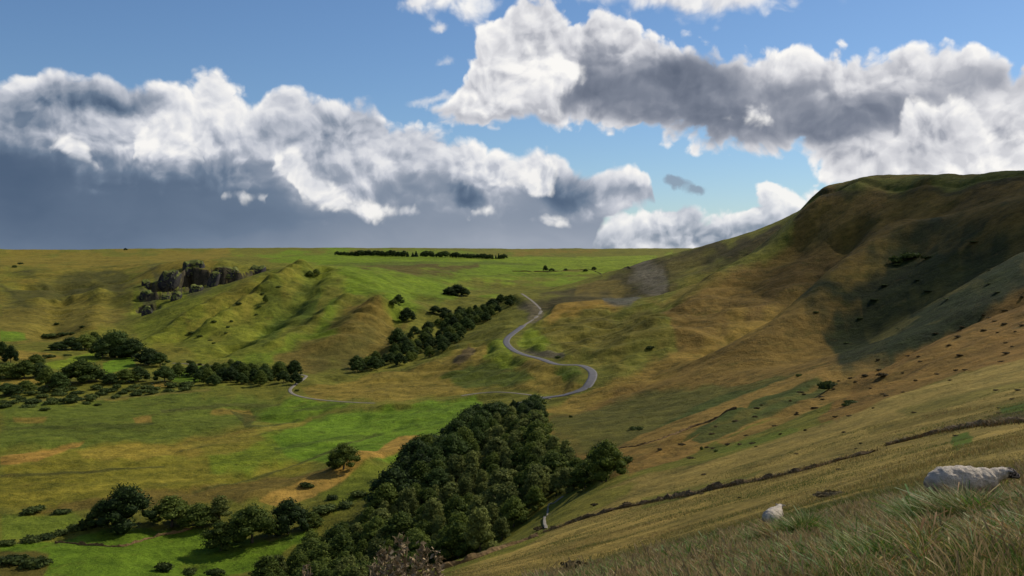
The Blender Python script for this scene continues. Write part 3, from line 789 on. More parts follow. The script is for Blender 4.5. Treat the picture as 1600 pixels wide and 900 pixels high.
TINT = np.empty((GX.size, 3), np.float32); TINT[:] = OLIVE
_gs = (_th * F).ravel(); _gl = _lr.ravel()
_w1 = fbm(_gs / 34, _gl * 9, 3, 71) + 0.6 * fbm(GX.ravel() / 60, GY.ravel() / 60, 3, 75)
_w2 = fbm(_gs / 34 + 40, _gl * 9 + 13, 3, 81) + 0.6 * fbm(GX.ravel() / 60 + 9, GY.ravel() / 60 + 5, 3, 85)
# the pasture and the hill go on beyond the right edge of the picture
_side = (smooth(0.40, 0.48, _th.ravel()) * (1 - smooth(1.6, 2.0, _th.ravel())))[:, None]
_up = smooth(math.log(235), math.log(290), _lr.ravel())[:, None]
TINT[:] = TINT * (1 - _side) + _side * (np.array((0.205, 0.166, 0.070)) * (1 - _up) + np.array(HILL) * _up)
# broad natural drift in the sward first
_d = fbm(GX.ravel() / 180, GY.ravel() / 180, 5, 91, 0.6)[:, None]
TINT *= 1 + 0.18 * _d
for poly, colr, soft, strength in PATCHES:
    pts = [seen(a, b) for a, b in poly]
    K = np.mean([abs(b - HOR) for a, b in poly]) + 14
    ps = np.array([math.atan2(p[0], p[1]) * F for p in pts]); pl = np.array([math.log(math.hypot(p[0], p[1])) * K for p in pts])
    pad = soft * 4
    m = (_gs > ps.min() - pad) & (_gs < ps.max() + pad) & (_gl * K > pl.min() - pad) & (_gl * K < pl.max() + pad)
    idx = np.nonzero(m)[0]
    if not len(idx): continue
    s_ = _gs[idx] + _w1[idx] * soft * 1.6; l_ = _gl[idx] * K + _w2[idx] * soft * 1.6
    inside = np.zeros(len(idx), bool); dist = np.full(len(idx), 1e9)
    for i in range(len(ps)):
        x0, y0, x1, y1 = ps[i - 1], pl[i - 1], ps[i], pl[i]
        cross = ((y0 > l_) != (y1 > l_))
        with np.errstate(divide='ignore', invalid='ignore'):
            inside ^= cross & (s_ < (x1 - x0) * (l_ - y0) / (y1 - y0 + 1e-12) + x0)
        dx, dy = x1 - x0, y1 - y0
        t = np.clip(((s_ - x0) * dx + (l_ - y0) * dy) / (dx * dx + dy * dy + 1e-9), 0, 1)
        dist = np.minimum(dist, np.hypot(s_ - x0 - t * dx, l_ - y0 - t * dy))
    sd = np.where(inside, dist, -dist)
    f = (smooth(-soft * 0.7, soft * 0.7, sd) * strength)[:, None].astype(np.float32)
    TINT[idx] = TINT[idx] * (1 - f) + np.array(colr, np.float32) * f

# bare limestone shows where the gorge sides stand steep
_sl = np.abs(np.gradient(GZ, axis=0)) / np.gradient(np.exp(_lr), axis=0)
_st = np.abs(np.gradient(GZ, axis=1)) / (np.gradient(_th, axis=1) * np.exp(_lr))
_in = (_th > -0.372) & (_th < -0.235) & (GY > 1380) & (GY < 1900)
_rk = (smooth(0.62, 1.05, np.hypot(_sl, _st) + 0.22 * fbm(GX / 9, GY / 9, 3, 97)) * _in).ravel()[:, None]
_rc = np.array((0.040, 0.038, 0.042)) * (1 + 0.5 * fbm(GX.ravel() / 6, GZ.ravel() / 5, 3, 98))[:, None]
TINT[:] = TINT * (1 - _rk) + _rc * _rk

nr, nc = GX.shape
_idx = np.arange(nr * nc).reshape(nr, nc)
_q = np.stack([_idx[:-1, :-1], _idx[:-1, 1:], _idx[1:, 1:], _idx[1:, :-1]], -1).reshape(-1, 4)[:, ::-1]
gm, n, b, gout = material('grassland')
att = n.node('ShaderNodeAttribute', attribute_name='sward').outputs['Color']
pos = n.node('ShaderNodeNewGeometry')
P_ = pos.outputs['Position']
big = n.sub(n.noise(P_, 0.016, 9.0, 0.68, dim='3D'), 0.5)
med = n.sub(n.noise(P_, 0.11, 6.0, 0.70, dim='3D'), 0.5)
fin_ = n.sub(n.noise(P_, 1.3, 5.0, 0.72, dim='3D'), 0.5)
v = n.m('MAXIMUM', n.mad(big, 1.8, n.mad(med, 2.4, n.mad(fin_, 1.7, 1.08))), 0.25)
c = n.mix(1.0, att, (1, 1, 1)); c.node.blend_type = 'MULTIPLY'
vv = n.node('ShaderNodeCombineXYZ')
n._set(vv.inputs[0], n.mad(med, 0.32, v)); n._set(vv.inputs[1], v); n._set(vv.inputs[2], n.mad(med, 0.2, v))
n._set(c.node.inputs[7], vv.outputs[0])
# tussocks and rushes as small dark tufts
tuft = n.mr(n.noise(P_, 0.32, 3.0, 0.75, dim='3D'), 0.60, 0.72)
c2 = n.mix(n.mul(tuft, 0.75), c, (0.040, 0.048, 0.016))
tan_mix = n.mr(n.noise(P_, 0.06, 5.0, 0.7, dim='3D'), 0.56, 0.72)  # random tan patches in the grass
c3 = n.mix(n.mul(tan_mix, 0.24), c2, (0.200, 0.150, 0.050))
mott = n.mr(n.noise(P_, 0.045, 6.0, 0.75, dim='3D', dist=0.4), 0.54, 0.66)
c3 = n.mix(n.mul(mott, 0.38), c3, (0.052, 0.066, 0.018))
c4 = n.mix(1.0, c3, (1.07, 1.0, 0.60)); c4.node.blend_type = 'MULTIPLY'
gm.node_tree.links.new(c4, b.inputs['Base Color'])
bp = n.node('ShaderNodeBump'); bp.inputs['Strength'].default_value = 0.8; bp.inputs['Distance'].default_value = 1.6
hgt = n.mad(n.noise(P_, 0.22, 8.0, 0.72, dim='3D'), 1.6, n.mul(n.noise(P_, 2.5, 4.0, 0.7, dim='3D'), 0.18))
gm.node_tree.links.new(hgt, bp.inputs['Height']); gm.node_tree.links.new(bp.outputs[0], b.inputs['Normal'])
b.inputs['Specular IOR Level'].default_value = 0.05
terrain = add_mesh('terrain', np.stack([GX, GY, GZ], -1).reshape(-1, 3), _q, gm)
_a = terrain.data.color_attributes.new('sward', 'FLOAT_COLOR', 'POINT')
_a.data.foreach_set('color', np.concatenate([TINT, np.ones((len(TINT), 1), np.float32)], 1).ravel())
terrain['kind'] = 'structure'


def ribbon(path, half, lift, name, mat, crown=0.05):
    """a lane laid along a path of ground points"""
    p = np.asarray(path); t = np.gradient(p, axis=0); t[:, 2] = 0
    t /= np.linalg.norm(t, axis=1)[:, None]
    nrm = np.stack([t[:, 1], -t[:, 0], np.zeros(len(p))], 1)
    offs = np.array([-1, -0.96, -0.5, 0, 0.5, 0.96, 1]); up = np.array([-0.3, 0, crown * .7, crown, crown * .7, 0, -0.3])
    V_ = np.concatenate([p + nrm * half * o + np.array([0, 0, lift + u]) for o, u in zip(offs, up)]) if False else \
        np.stack([p + nrm * half * o + np.array([0, 0, lift + u]) for o, u in zip(offs, up)], 1).reshape(-1, 3)
    k = len(offs); fs = []
    for i in range(len(p) - 1):
        for j in range(k - 1):
            a_ = i * k + j
            fs.append((a_, a_ + 1, a_ + k + 1, a_ + k))
    o = add_mesh(name, V_, np.array(fs), mat)
    o['kind'] = 'structure'
    return o


am, n, b, _ = material('asphalt')
c = n.ramp(n.noise(n.node('ShaderNodeNewGeometry').outputs['Position'], 0.25, 6.0, 0.7, dim='3D'), [(0.3, (0.075, 0.073, 0.078)), (0.7, (0.125, 0.122, 0.128))])
am.node_tree.links.new(c, b.inputs['Base Color']); b.inputs['Roughness'].default_value = 0.75
_cut = int(np.argmin(np.abs(MAIN_ROAD[:, 1] - 930)))
ribbon(MAIN_ROAD[_cut:], 2.9, 0.0, 'main_road', am)
lm, n, b, _ = material('gravel_lane')
c = n.ramp(n.noise(n.node('ShaderNodeNewGeometry').outputs['Position'], 0.4, 6.0, 0.7, dim='3D'), [(0.3, (0.130, 0.118, 0.095)), (0.7, (0.22, 0.20, 0.165))])
lm.node_tree.links.new(c, b.inputs['Base Color'])
for _part in (LOW_ROAD[LOW_ROAD[:, 0] > -34], LOW_ROAD[LOW_ROAD[:, 0] < -84]):      # grown over in between
    ribbon(_part, 1.3, 0.04, 'valley_lane', lm)
ribbon(MAIN_ROAD[:_cut + 1], 1.9, -0.12, 'broken_old_road', lm)
_tp = spline([seen(a, b_) for a, b_ in ((853, 826), (851, 812), (856, 798), (866, 786), (880, 776))], 1.2)
_tp[:, 2] = height(_tp[:, 0], _tp[:, 1])
ribbon(_tp, 0.28, 0.14, 'footpath', lm, 0.02)


# ---------------------------------------------------------------- unseen thin cloud added toward the sun to lay shade on the big hill
cm_, n, b, out_ = material('thin_shade_cloud')
b.inputs['Base Color'].default_value = (0.9, 0.9, 0.9, 1); b.inputs['Roughness'].default_value = 1.0; b.inputs['Specular IOR Level'].default_value = 0.0
tp = n.node('ShaderNodeBsdfTransparent'); mx = n.node('ShaderNodeMixShader')
n._set(mx.inputs[0], n.mr(n.noise(n.node('ShaderNodeTexCoord').outputs['Object'], 0.004, 5.0, 0.6, dim='3D'), 0.30, 0.62, 0.10, SHADE_CLOUD_STOP))
cm_.node_tree.links.new(tp.outputs[0], mx.inputs[1]); cm_.node_tree.links.new(b.outputs[0], mx.inputs[2]); cm_.node_tree.links.new(mx.outputs[0], out_.inputs[0])
_V, _F = [], []
_sd3 = np.array(_sd)
for cx, cy, cr in SHADE_CLOUD_LUMPS:
    d = 1 + 0.25 * fbm(ICO4[0][:, 0] * 2.2 + cx, ICO4[0][:, 1] * 2.2 + ICO4[0][:, 2] + cy, 4, int(cr))
    v_ = ICO4[0] * d[:, None] * np.array((cr, cr, cr * 0.45)) + np.array((cx, cy, -40.0)) + _sd3 * 3200
    _F.append(ICO4[1] + sum(len(a) for a in _V)); _V.append(v_)
added_shade_cloud = add_mesh('added_shade_cloud', np.concatenate(_V), np.concatenate(_F), cm_)
added_shade_cloud['kind'] = 'stuff'

# ================================================================ helpers for things
def tag(o, label, cat, group=None):
    o['label'] = label; o['category'] = cat
    if group: o['group'] = group
    return o


def empty(name, loc, rz=0.0, s=1.0):
    o = D.objects.new(name, None); scene.collection.objects.link(o)
    o.location = loc; o.rotation_euler = (0, 0, rz); o.scale = (s, s, s) if not isinstance(s, tuple) else s
    o.empty_display_size = 0.5
    return o


def tube(pts, radii, k=6):
    """rings along a line -> verts, quads"""
    pts = np.asarray(pts, float); V_, F_ = [], []
    for i, (p, r) in enumerate(zip(pts, radii)):
        t = pts[min(i + 1, len(pts) - 1)] - pts[max(i - 1, 0)]; t = t / (np.linalg.norm(t) + 1e-9)
        a = np.cross(t, (0.31, 0.87, 0.2)); a /= np.linalg.norm(a) + 1e-9; b_ = np.cross(t, a)
        for j in range(k):
            an = 2 * math.pi * j / k
            V_.append(p + r * (math.cos(an) * a + math.sin(an) * b_))
    for i in range(len(pts) - 1):
        for j in range(k):
            F_.append((i * k + j, i * k + (j + 1) % k, (i + 1) * k + (j + 1) % k, (i + 1) * k + j))
    return V_, F_


def leaf_material(name, dark, light, extra=0.25):
    m, n, b, out = material(name)
    tone = n.node('ShaderNodeAttribute', attribute_name='leaf_tone').outputs['Fac']
    rnd = n.node('ShaderNodeObjectInfo').outputs['Random']
    c = n.ramp(n.mad(rnd, 0.60, n.mad(tone, 0.85, -0.22)), [(0.0, dark), (1.0, light)])
    b.inputs['Roughness'].default_value = 0.8; b.inputs['Specular IOR Level'].default_value = 0.08
    m.node_tree.links.new(c, b.inputs['Base Color'])
    tr = n.node('ShaderNodeBsdfTranslucent'); m.node_tree.links.new(c, tr.inputs[0])
    mx = n.node('ShaderNodeMixShader'); mx.inputs[0].default_value = extra
    m.node_tree.links.new(b.outputs[0], mx.inputs[1]); m.node_tree.links.new(tr.outputs[0], mx.inputs[2])
    m.node_tree.links.new(mx.outputs[0], out.inputs[0])
    return m


LEAF_DARK = leaf_material('oak_leaf', (0.013, 0.025, 0.010), (0.076, 0.116, 0.027))
LEAF_MID = leaf_material('ash_leaf', (0.034, 0.056, 0.012), (0.150, 0.190, 0.036), 0.3)
LEAF_PALE = leaf_material('birch_leaf', (0.054, 0.074, 0.022), (0.215, 0.240, 0.062), 0.3)
LEAF_FIR = leaf_material('fir_needle', (0.010, 0.022, 0.013), (0.049, 0.084, 0.033), 0.1)
LEAF_BUSH = leaf_material('hawthorn_leaf', (0.018, 0.033, 0.011), (0.099, 0.130, 0.033))
LEAF_GORSE = leaf_material('heather_sprig', (0.027, 0.025, 0.015), (0.114, 0.088, 0.039))
bark, n, b, _ = material('bark')
c = n.ramp(n.noise(n.node('ShaderNodeTexCoord').outputs['Object'], 6.0, 5.0, 0.7, dim='3D'), [(0.3, (0.045, 0.036, 0.028)), (0.7, (0.12, 0.10, 0.08))])
bark.node_tree.links.new(c, b.inputs['Base Color'])


def crown_mesh(name, lobes, mat, nleaf, size, r, core=0.70):
    """lobes: (centre, radii). leaf clumps scattered through each lobe over a rough solid heart"""
    V_, F_, T_ = [], [], []
    off = 0
    for c_, rad in lobes:
        d = 1 + 0.22 * (r.random(len(ICO2[0])) - 0.5)
        v_ = ICO2[0] * d[:, None] * np.array(rad) * core + np.array(c_)
        V_.append(v_); F_.append(np.concatenate([ICO2[1], ICO2[1][:, 2:]], 1) + off); off += len(v_)
        T_.append(np.full(len(v_), 0.22))
    vol = np.array([np.prod(rad) ** (2 / 3) for _, rad in lobes]); cnt = (nleaf * vol / vol.sum()).astype(int)
    for (c_, rad), k in zip(lobes, cnt):
        d = r.normal(size=(k, 3)); d /= np.linalg.norm(d, axis=1)[:, None]
        d[:, 2] = np.where(d[:, 2] < -0.35, -d[:, 2] * 0.6, d[:, 2])
        rr = r.uniform(0.62, 1.22, k)
        p = np.array(c_) + d * np.array(rad) * rr[:, None]
        nrm = d + r.normal(size=(k, 3)) * 0.55; nrm /= np.linalg.norm(nrm, axis=1)[:, None]
        t = np.cross(nrm, r.normal(size=(k, 3))); t /= np.linalg.norm(t, axis=1)[:, None]; bt = np.cross(nrm, t)
        s = (size * r.uniform(0.55, 1.35, k))[:, None]
        q_ = np.stack([p - t * s, p - bt * s * 0.7, p + t * s, p + bt * s * 0.7], 1).reshape(-1, 3)
        V_.append(q_); F_.append(np.arange(4 * k).reshape(-1, 4) + off); off += 4 * k
        tone = np.clip(0.5 + 0.26 * r.normal(size=k), 0, 1)
        T_.append(np.repeat(tone, 4))
    V_ = np.concatenate(V_); F_ = np.concatenate(F_)
    # the heart triangles were padded to quads with a repeated corner: split the kinds
    tri = F_[:, 2] == F_[:, 3]
    faces = [tuple(f[:3]) for f in F_[tri]] + [tuple(f) for f in F_[~tri]]
    me = add_mesh(name, V_, faces, mat, smooth_=False, link=False)
    a_ = me.attributes.new('leaf_tone', 'FLOAT', 'POINT'); a_.data.foreach_set('value', np.concatenate(T_).astype(np.float32))
    return me


def trunk_mesh(name, h, r0, limbs, r):
    V_, F_ = tube([(0, 0, -0.05), (0.01, 0, h * 0.3), (0.0, 0.015, h * 0.65), (0.01, 0.0, h)], [r0 * 1.35, r0, r0 * 0.75, r0 * 0.35], 8)
    for _ in range(limbs):
        a_ = r.uniform(0, 2 * math.pi); z0 = h * r.uniform(0.35, 0.8); l = r.uniform(0.15, 0.32)
        p0 = np.array((0, 0, z0)); d = np.array((math.cos(a_), math.sin(a_), 0.75))
        v2, f2 = tube([p0, p0 + d * l * 0.5, p0 + d * l + (0, 0, 0.04)], [r0 * 0.5, r0 * 0.32, r0 * 0.12], 5)
        F_ += [tuple(i + len(V_) for i in f) for f in f2]; V_ += v2
    return add_mesh(name, np.array(V_), np.array(F_), bark, link=False)


def broad_lobes(r, w, n_, lowest, top=1.0, cone=False):
    """lobes of a round-headed crown one unit tall and 2w wide"""
    out = [((0, 0, (lowest + top) / 2), (w * 0.62, w * 0.62, (top - lowest) * 0.40))]
    for i in range(n_):
        a_ = i * 2.4 + r.uniform(-.4, .4); f = (i + 0.5) / n_
        z = lowest + (top - lowest) * (0.14 + 0.76 * f); k = math.sin(math.pi * min(1, 0.36 + 0.58 * f)) if not cone else (1.0 - 0.58 * f)
        rad = w * r.uniform(0.22, 0.46) * ((1.1 - 0.3 * f) if cone else 1)
        dist = max(0, w * k * 0.98 - rad * 0.75)
        out.append(((math.cos(a_) * dist, math.sin(a_) * dist, min(z, top - rad * 0.8)), (rad, rad, rad * r.uniform(0.72, 0.95))))
    return out


KINDS = {}
def kind(name, mat, w, nl, lowest, seed, nleaf=2200, size=0.030, trunk_h=0.55, r0=0.022, limbs=5, conifer=False, cone=False):
    r = np.random.default_rng(seed)
    if conifer:
        lobes = []
        for i in range(9):
            f = i / 9; rad = w * (1 - f) * 0.62 + 0.02
            for a_ in np.arange(3) * 2.1 + i:
                lobes.append(((math.cos(a_) * rad * 0.6, math.sin(a_) * rad * 0.6, lowest + (1 - lowest) * f + 0.04), (rad * 0.8, rad * 0.8, 0.075)))
        lobes.append(((0, 0, 0.95), (0.03, 0.03, 0.07)))
    else:
        lobes = broad_lobes(r, w, nl, lowest, cone=cone)
    KINDS[name] = (trunk_mesh('trunk', trunk_h, r0, limbs, r), crown_mesh('crown', lobes, mat, nleaf, size, r))


kind('round_a', LEAF_DARK, 0.58, 19, 0.02, 101); kind('round_b', LEAF_DARK, 0.50, 18, 0.03, 102); kind('round_c', LEAF_DARK, 0.44, 17, 0.03, 103)
kind('mid_a', LEAF_MID, 0.50, 18, 0.02, 104); kind('mid_b', LEAF_MID, 0.42, 17, 0.03, 105); kind('mid_c', LEAF_MID, 0.55, 18, 0.02, 106)
kind('pale_a', LEAF_PALE, 0.33, 17, 0.04, 107, size=0.026, cone=True); kind('pale_b', LEAF_PALE, 0.28, 16, 0.05, 108, size=0.026, cone=True); kind('pale_c', LEAF_PALE, 0.38, 17, 0.04, 109, size=0.026, cone=True)
kind('fir_a', LEAF_FIR, 0.26, 0, 0.06, 110, conifer=True, trunk_h=0.9, r0=0.016, limbs=0, size=0.03)
kind('open_a', LEAF_MID, 0.60, 14, 0.10, 111, nleaf=2300, size=0.030, trunk_h=0.5, r0=0.03); kind('domed', LEAF_DARK, 0.62, 16, 0.0, 112, nleaf=2600, size=0.028)


def bush_mesh(mat, seed, n_=6, flat=0.75, nleaf=420, size=0.085):
    r = np.random.default_rng(seed)
    lobes = [((0, 0, 0.34 * flat), (0.46, 0.42, 0.36 * flat))]
    for i in range(n_):
        a_ = i * 2.4 + r.uniform(-.5, .5); k = r.uniform(0.18, 0.36)
        lobes.append(((math.cos(a_) * k, math.sin(a_) * k, r.uniform(0.16, 0.5) * flat), (r.uniform(.18, .30), r.uniform(.18, .30), r.uniform(.18, .32) * flat)))
    return crown_mesh('bush', lobes, mat, nleaf, size, r)


BUSHES = [bush_mesh(LEAF_BUSH, 201), bush_mesh(LEAF_BUSH, 202, 7), bush_mesh(LEAF_BUSH, 203, 5, 0.6)]
HEATHS = [bush_mesh(LEAF_GORSE, 211, 6, 0.6), bush_mesh(LEAF_GORSE, 212, 7, 0.5)]
prng = random.Random(5)


def plant_tree(k, x, y, z, h, label, cat='tree', group=None, name='tree', wide=1.0):
    """a tree of height h: an empty at its foot with trunk and crown"""
    root = empty(name, (x, y, z - 0.02 * h), prng.uniform(0, 6.28), (h * wide, h * wide, h))
    tm, cm = KINDS[k]
    for nm, me in (('trunk', tm), ('crown', cm)):
        o = D.objects.new(nm, me); scene.collection.objects.link(o); o.parent = root
    return tag(root, label, cat, group)


def tree_at(k, px, base, top, label, wpx=None, name='tree', group=None, cat='tree'):
    """stand a tree on the ground seen at (px, base), as tall as it shows in the photo"""
    x, y, z = seen(px, base)
    h = max(1.5, (base - top) / F * y)
    wide = 1.0
    if wpx:
        me = KINDS[k][1]
        xs = np.array([v.co.x for v in me.vertices][::7]); wide = (wpx / F * y) / h / (np.percentile(xs, 99) - np.percentile(xs, 1))
        wide = min(max(wide, 0.55), 2.2)
    return plant_tree(k, x, y, z, h, label, cat, group, name, wide)


def bush_at(px, base, w, h, label, group=None, heath=False, name='bush', loc=None):
    x, y, z = loc if loc else seen(px, base)
    me = prng.choice(HEATHS if heath else BUSHES)
    o = D.objects.new(name, me); scene.collection.objects.link(o)
    W = w / F * y if not loc else w; H = h / F * y if not loc else h
    o.location = (x, y, z - 0.06 * H); o.rotation_euler = (0, 0, prng.uniform(0, 6.28)); o.scale = (W, W * prng.uniform(.8, 1.1), H * 1.25)
    return tag(o, label, 'shrub' if not heath else 'heather', group)


def scatter(poly, spacing, seed, limit, rmin=0.0):
    """well spaced ground points inside a photo outline (outline drawn round the feet)"""
    r = random.Random(seed)
    xs = [p[0] for p in poly]; ys = [p[1] for p in poly]
    out = []
    cell = {}
    tries = 0
    while len(out) < limit and tries < limit * 60:
        tries += 1
        px, py = r.uniform(min(xs), max(xs)), r.uniform(min(ys), max(ys))
        ins = False
        for i in range(len(poly)):
            (x0, y0), (x1, y1) = poly[i - 1], poly[i]
            if (y0 > py) != (y1 > py) and px < (x1 - x0) * (py - y0) / (y1 - y0) + x0: ins = not ins
        if not ins: continue
        p = seen(px, py, rmin)
        if p[1] > 4000: continue
        if all((p[0] - a) ** 2 + (p[1] - b_) ** 2 > spacing ** 2 for a, b_, _, _, _ in out):
            out.append((*p, px, py))
    return out


# ================================================================ trees
# ---- the wood below the near pasture
WOOD = [(395, 925), (490, 868), (560, 836), (602, 800), (618, 770), (650, 730), (700, 702), (752, 670), (790, 648), (838, 640), (846, 656), (838, 690), (860, 716), (910, 730),
        (972, 746), (950, 754), (892, 770), (838, 800), (790, 840), (745, 872), (690, 888), (640, 915), (560, 940)]
wood_group = 'trees of the wood below the near pasture'
for x, y, z, px, py in scatter(WOOD, 5.9, 31, 290, 192):
    u_ = (py - 640) / 290.0
    edge = px < 735 - (py - 700) * 0.55 + 0
    if py < 668:
        k, lab, hh = prng.choice(['round_a', 'round_b', 'fir_a']), 'dark tree at the far upper tip of the wood near the road', prng.uniform(7, 10)
    elif px < 790 and py < 800 and px < 640 + (820 - py) * 0.95:
        k, lab, hh = prng.choice(['round_a', 'round_b', 'round_c', 'mid_b']), 'dark green tree in the upper left flank of the wood beside the bright field', prng.uniform(8, 15)
    elif px > 900:
        k, lab, hh = prng.choice(['pale_a', 'round_c', 'mid_c', 'mid_b']), 'tree at the right hand tip of the wood beside the orange bracken', prng.uniform(6, 8.5)
    elif px < 600 or py > 850:
        k, lab, hh = prng.choice(['mid_a', 'mid_b', 'mid_c', 'pale_c']), 'mid green round tree in the lower left end of the wood', prng.uniform(5.5, 11)
    else:
        k, lab, hh = prng.choice(['pale_a', 'pale_b', 'pale_c', 'pale_c', 'mid_b', 'mid_a']), 'paler slender tree in the middle of the wood above the footpath', prng.uniform(5.5, 12)
    plant_tree(k, x, y, z, hh, lab, 'tree', wood_group, 'woodland_tree', prng.uniform(0.85, 1.45))

# ---- hedgerow trees round the lower left field
hedge = 'trees along the hedge of the lower left field'
for k, px, base, top, w, lab in [
    ('domed', 196, 824, 757, 88, 'tallest dark domed tree on the hedge at the top of the lower left field'),
    ('round_b', 160, 822, 782, 46, 'dark tree leaning on the left side of the tallest domed tree'),
    ('mid_b', 268, 823, 774, 62, 'second round green tree right of the tallest domed tree on the hedge'),
    ('mid_a', 312, 824, 786, 50, 'low green tree behind the field wall between round tree and thin tree'),
    ('pale_b', 343, 818, 771, 30, 'thin upright tree on the hedge behind the front field trees'),
    ('open_a', 345, 860, 814, 62, 'front left field tree with open crown over bare trunk in the green field'),
    ('open_a', 394, 848, 788, 78, 'broad lighter green field tree between its two darker neighbours'),
    ('round_a', 450, 834, 779, 62, 'dark round tree at the right end of the field tree row'),
    ('mid_c', 380, 824, 796, 40, 'small green tree peeping behind the broad field tree'),
    ('mid_b', 486, 822, 800, 34, 'small tree where the hedge meets the wood')]:
    tree_at(k, px, base, top, lab, w, 'field_tree', hedge)
for px, base, w, h, lab in [(50, 801, 38, 14, 'dark flat shrub on the far edge of the small left field'), (98, 802, 28, 9, 'low dark shrub right of the flat shrub on the field edge'),
                            (50, 846, 30, 17, 'first hedge bush at the lower left corner of the hedge'), (72, 842, 30, 17, 'second hedge bush up from the lower left corner'),
                            (94, 836, 28, 16, 'third hedge bush, half way up the lower left hedge'), (115, 829, 26, 16, 'fourth hedge bush, just left of the domed tree bush'),
                            (136, 826, 30, 26, 'rounded bush at the foot of the tallest domed tree'), (10, 852, 26, 14, 'brown bush at the left edge below the hedge'),
                            (257, 893, 26, 22, 'bush on the near side of the green field at the bottom edge'), (296, 897, 22, 18, 'smaller bush beside the bottom edge bush'),
                            (336, 900, 30, 18, 'bush at the bottom edge where the wood begins'), (20, 880, 44, 20, 'brown scrub bush in the bottom left corner'), (56, 884, 40, 22, 'second brown scrub bush near the bottom left corner'),
                            (476, 761, 18, 13, 'small dark bush under the tan ridge'), (541, 792, 28, 14, 'dark bush between the tan ridge and the wood'), (486, 762, 12, 8, 'tiny bush against the tan ridge'),
                            (505, 800, 40, 16, 'scrub bush at the left edge of the wood'), (520, 780, 20, 10, 'little scrub bush above the wood edge'), (560, 775, 26, 16, 'bush on the green bank left of the wood'), (590, 770, 26, 14, 'bush touching the left edge of the wood')]:
    bush_at(px, base, w, h, lab)
tree_at('open_a', 537, 733, 691, 'lone tree standing on the meadow below the tan ridge', 48, 'lone_tree')
tree_at('mid_c', 524, 733, 704, 'smaller left half of the lone meadow tree pair', 26, 'lone_tree')

# ---- valley trees on the left
valley = 'valley trees among the small fields at left'
for k, px, base, top, w, lab in [
    ('round_b', 17, 567, 539, 24, 'round dark tree in the tan field at the left edge'), ('round_c', 3, 560, 532, 18, 'dark tree cut by the left edge above the tan field'),
    ('round_a', 90, 547, 534, 34, 'left low end of the dark clump behind the bright green field'), ('round_a', 112, 547, 526, 40, 'middle of the dark clump behind the bright green field'),
    ('mid_a', 133, 546, 522, 36, 'right taller end of the dark clump behind the bright green field'), ('mid_b', 147, 544, 518, 24, 'pale tree right of the dark clump'),
    ('domed', 180, 558, 516, 62, 'biggest dark dome of trees in the middle of the valley fields'), ('round_a', 160, 560, 530, 40, 'left shoulder of the biggest valley dome'), ('round_a', 206, 560, 528, 44, 'right shoulder of the biggest valley dome'),
    ('round_b', 232, 570, 544, 44, 'round tree right of the biggest valley dome'), ('round_c', 250, 572, 550, 28, 'small dark tree at the right of the round valley tree'),
    ('mid_c', 56, 572, 553, 28, 'round bush-like tree left of the striped green field'), ('mid_a', 12, 592, 566, 40, 'grey green tree in the hedge at the left edge'), ('mid_c', 38, 592, 562, 36, 'second grey green tree in the left hedge'),
    ('round_a', 60, 588, 566, 34, 'dark tree at the right end of the left hedge'), ('mid_b', 74, 606, 573, 32, 'tall green tree in front of the left hedge'), ('round_c', 92, 610, 580, 30, 'dark small tree below the big green tree'),
    ('mid_c', 128, 598, 561, 60, 'big green tree in front of the bright field strip'), ('round_a', 110, 598, 570, 34, 'left side companion of the big green tree'), ('round_b', 150, 596, 574, 30, 'right side companion of the big green tree'),
    ('round_c', 172, 600, 582, 26, 'small tree between the big green tree and the round hedge trees'), ('mid_a', 196, 598, 576, 36, 'green tree in the lower hedge'), ('round_b', 216, 596, 572, 34, 'dark round tree in the lower hedge'),
    ('round_a', 257, 597, 571, 34, 'single dark round tree at the end of the lower hedge'), ('mid_b', 40, 612, 594, 30, 'pale green tree at the left below the hedge'), ('round_a', 10, 618, 598, 36, 'dark tree at the left edge below the tan strip'),
    ('round_c', 22, 618, 600, 28, 'second dark tree at the left edge below the tan strip'), ('mid_a', 24, 588, 572, 30, 'small tree filling the left hedge')]:
    tree_at(k, px, base, top, lab, w, 'valley_tree', valley)
for i, (x, y, z, px, py) in enumerate(scatter([(270, 585), (330, 582), (468, 584), (466, 601), (400, 603), (316, 602)], 10, 41, 34)):
    plant_tree(prng.choice(['round_a', 'round_b', 'mid_a', 'mid_b', 'round_c']), x, y, z, prng.uniform(8, 14),
               'tree in the dense belt across the valley left of the lane bend', 'tree', 'tree belt left of the lane bend', 'belt_tree', prng.uniform(1.0, 1.4))
for i, (x, y, z, px, py) in enumerate(scatter([(0, 626), (60, 612), (200, 606), (300, 602), (300, 610), (200, 620), (100, 632), (0, 640)], 11, 42, 46)):
    bush_at(px, py, prng.uniform(14, 26), prng.uniform(7, 13), 'scrub bush in the band below the valley trees', 'scrub bushes below the valley trees')
for i, (x, y, z, px, py) in enumerate(scatter([(262, 572), (300, 566), (350, 574), (345, 584), (270, 580)], 12, 43, 12)):
    bush_at(px, py, prng.uniform(8, 16), prng.uniform(5, 10), 'small bush along the lane at the foot of the middle hill', 'lane side bushes')
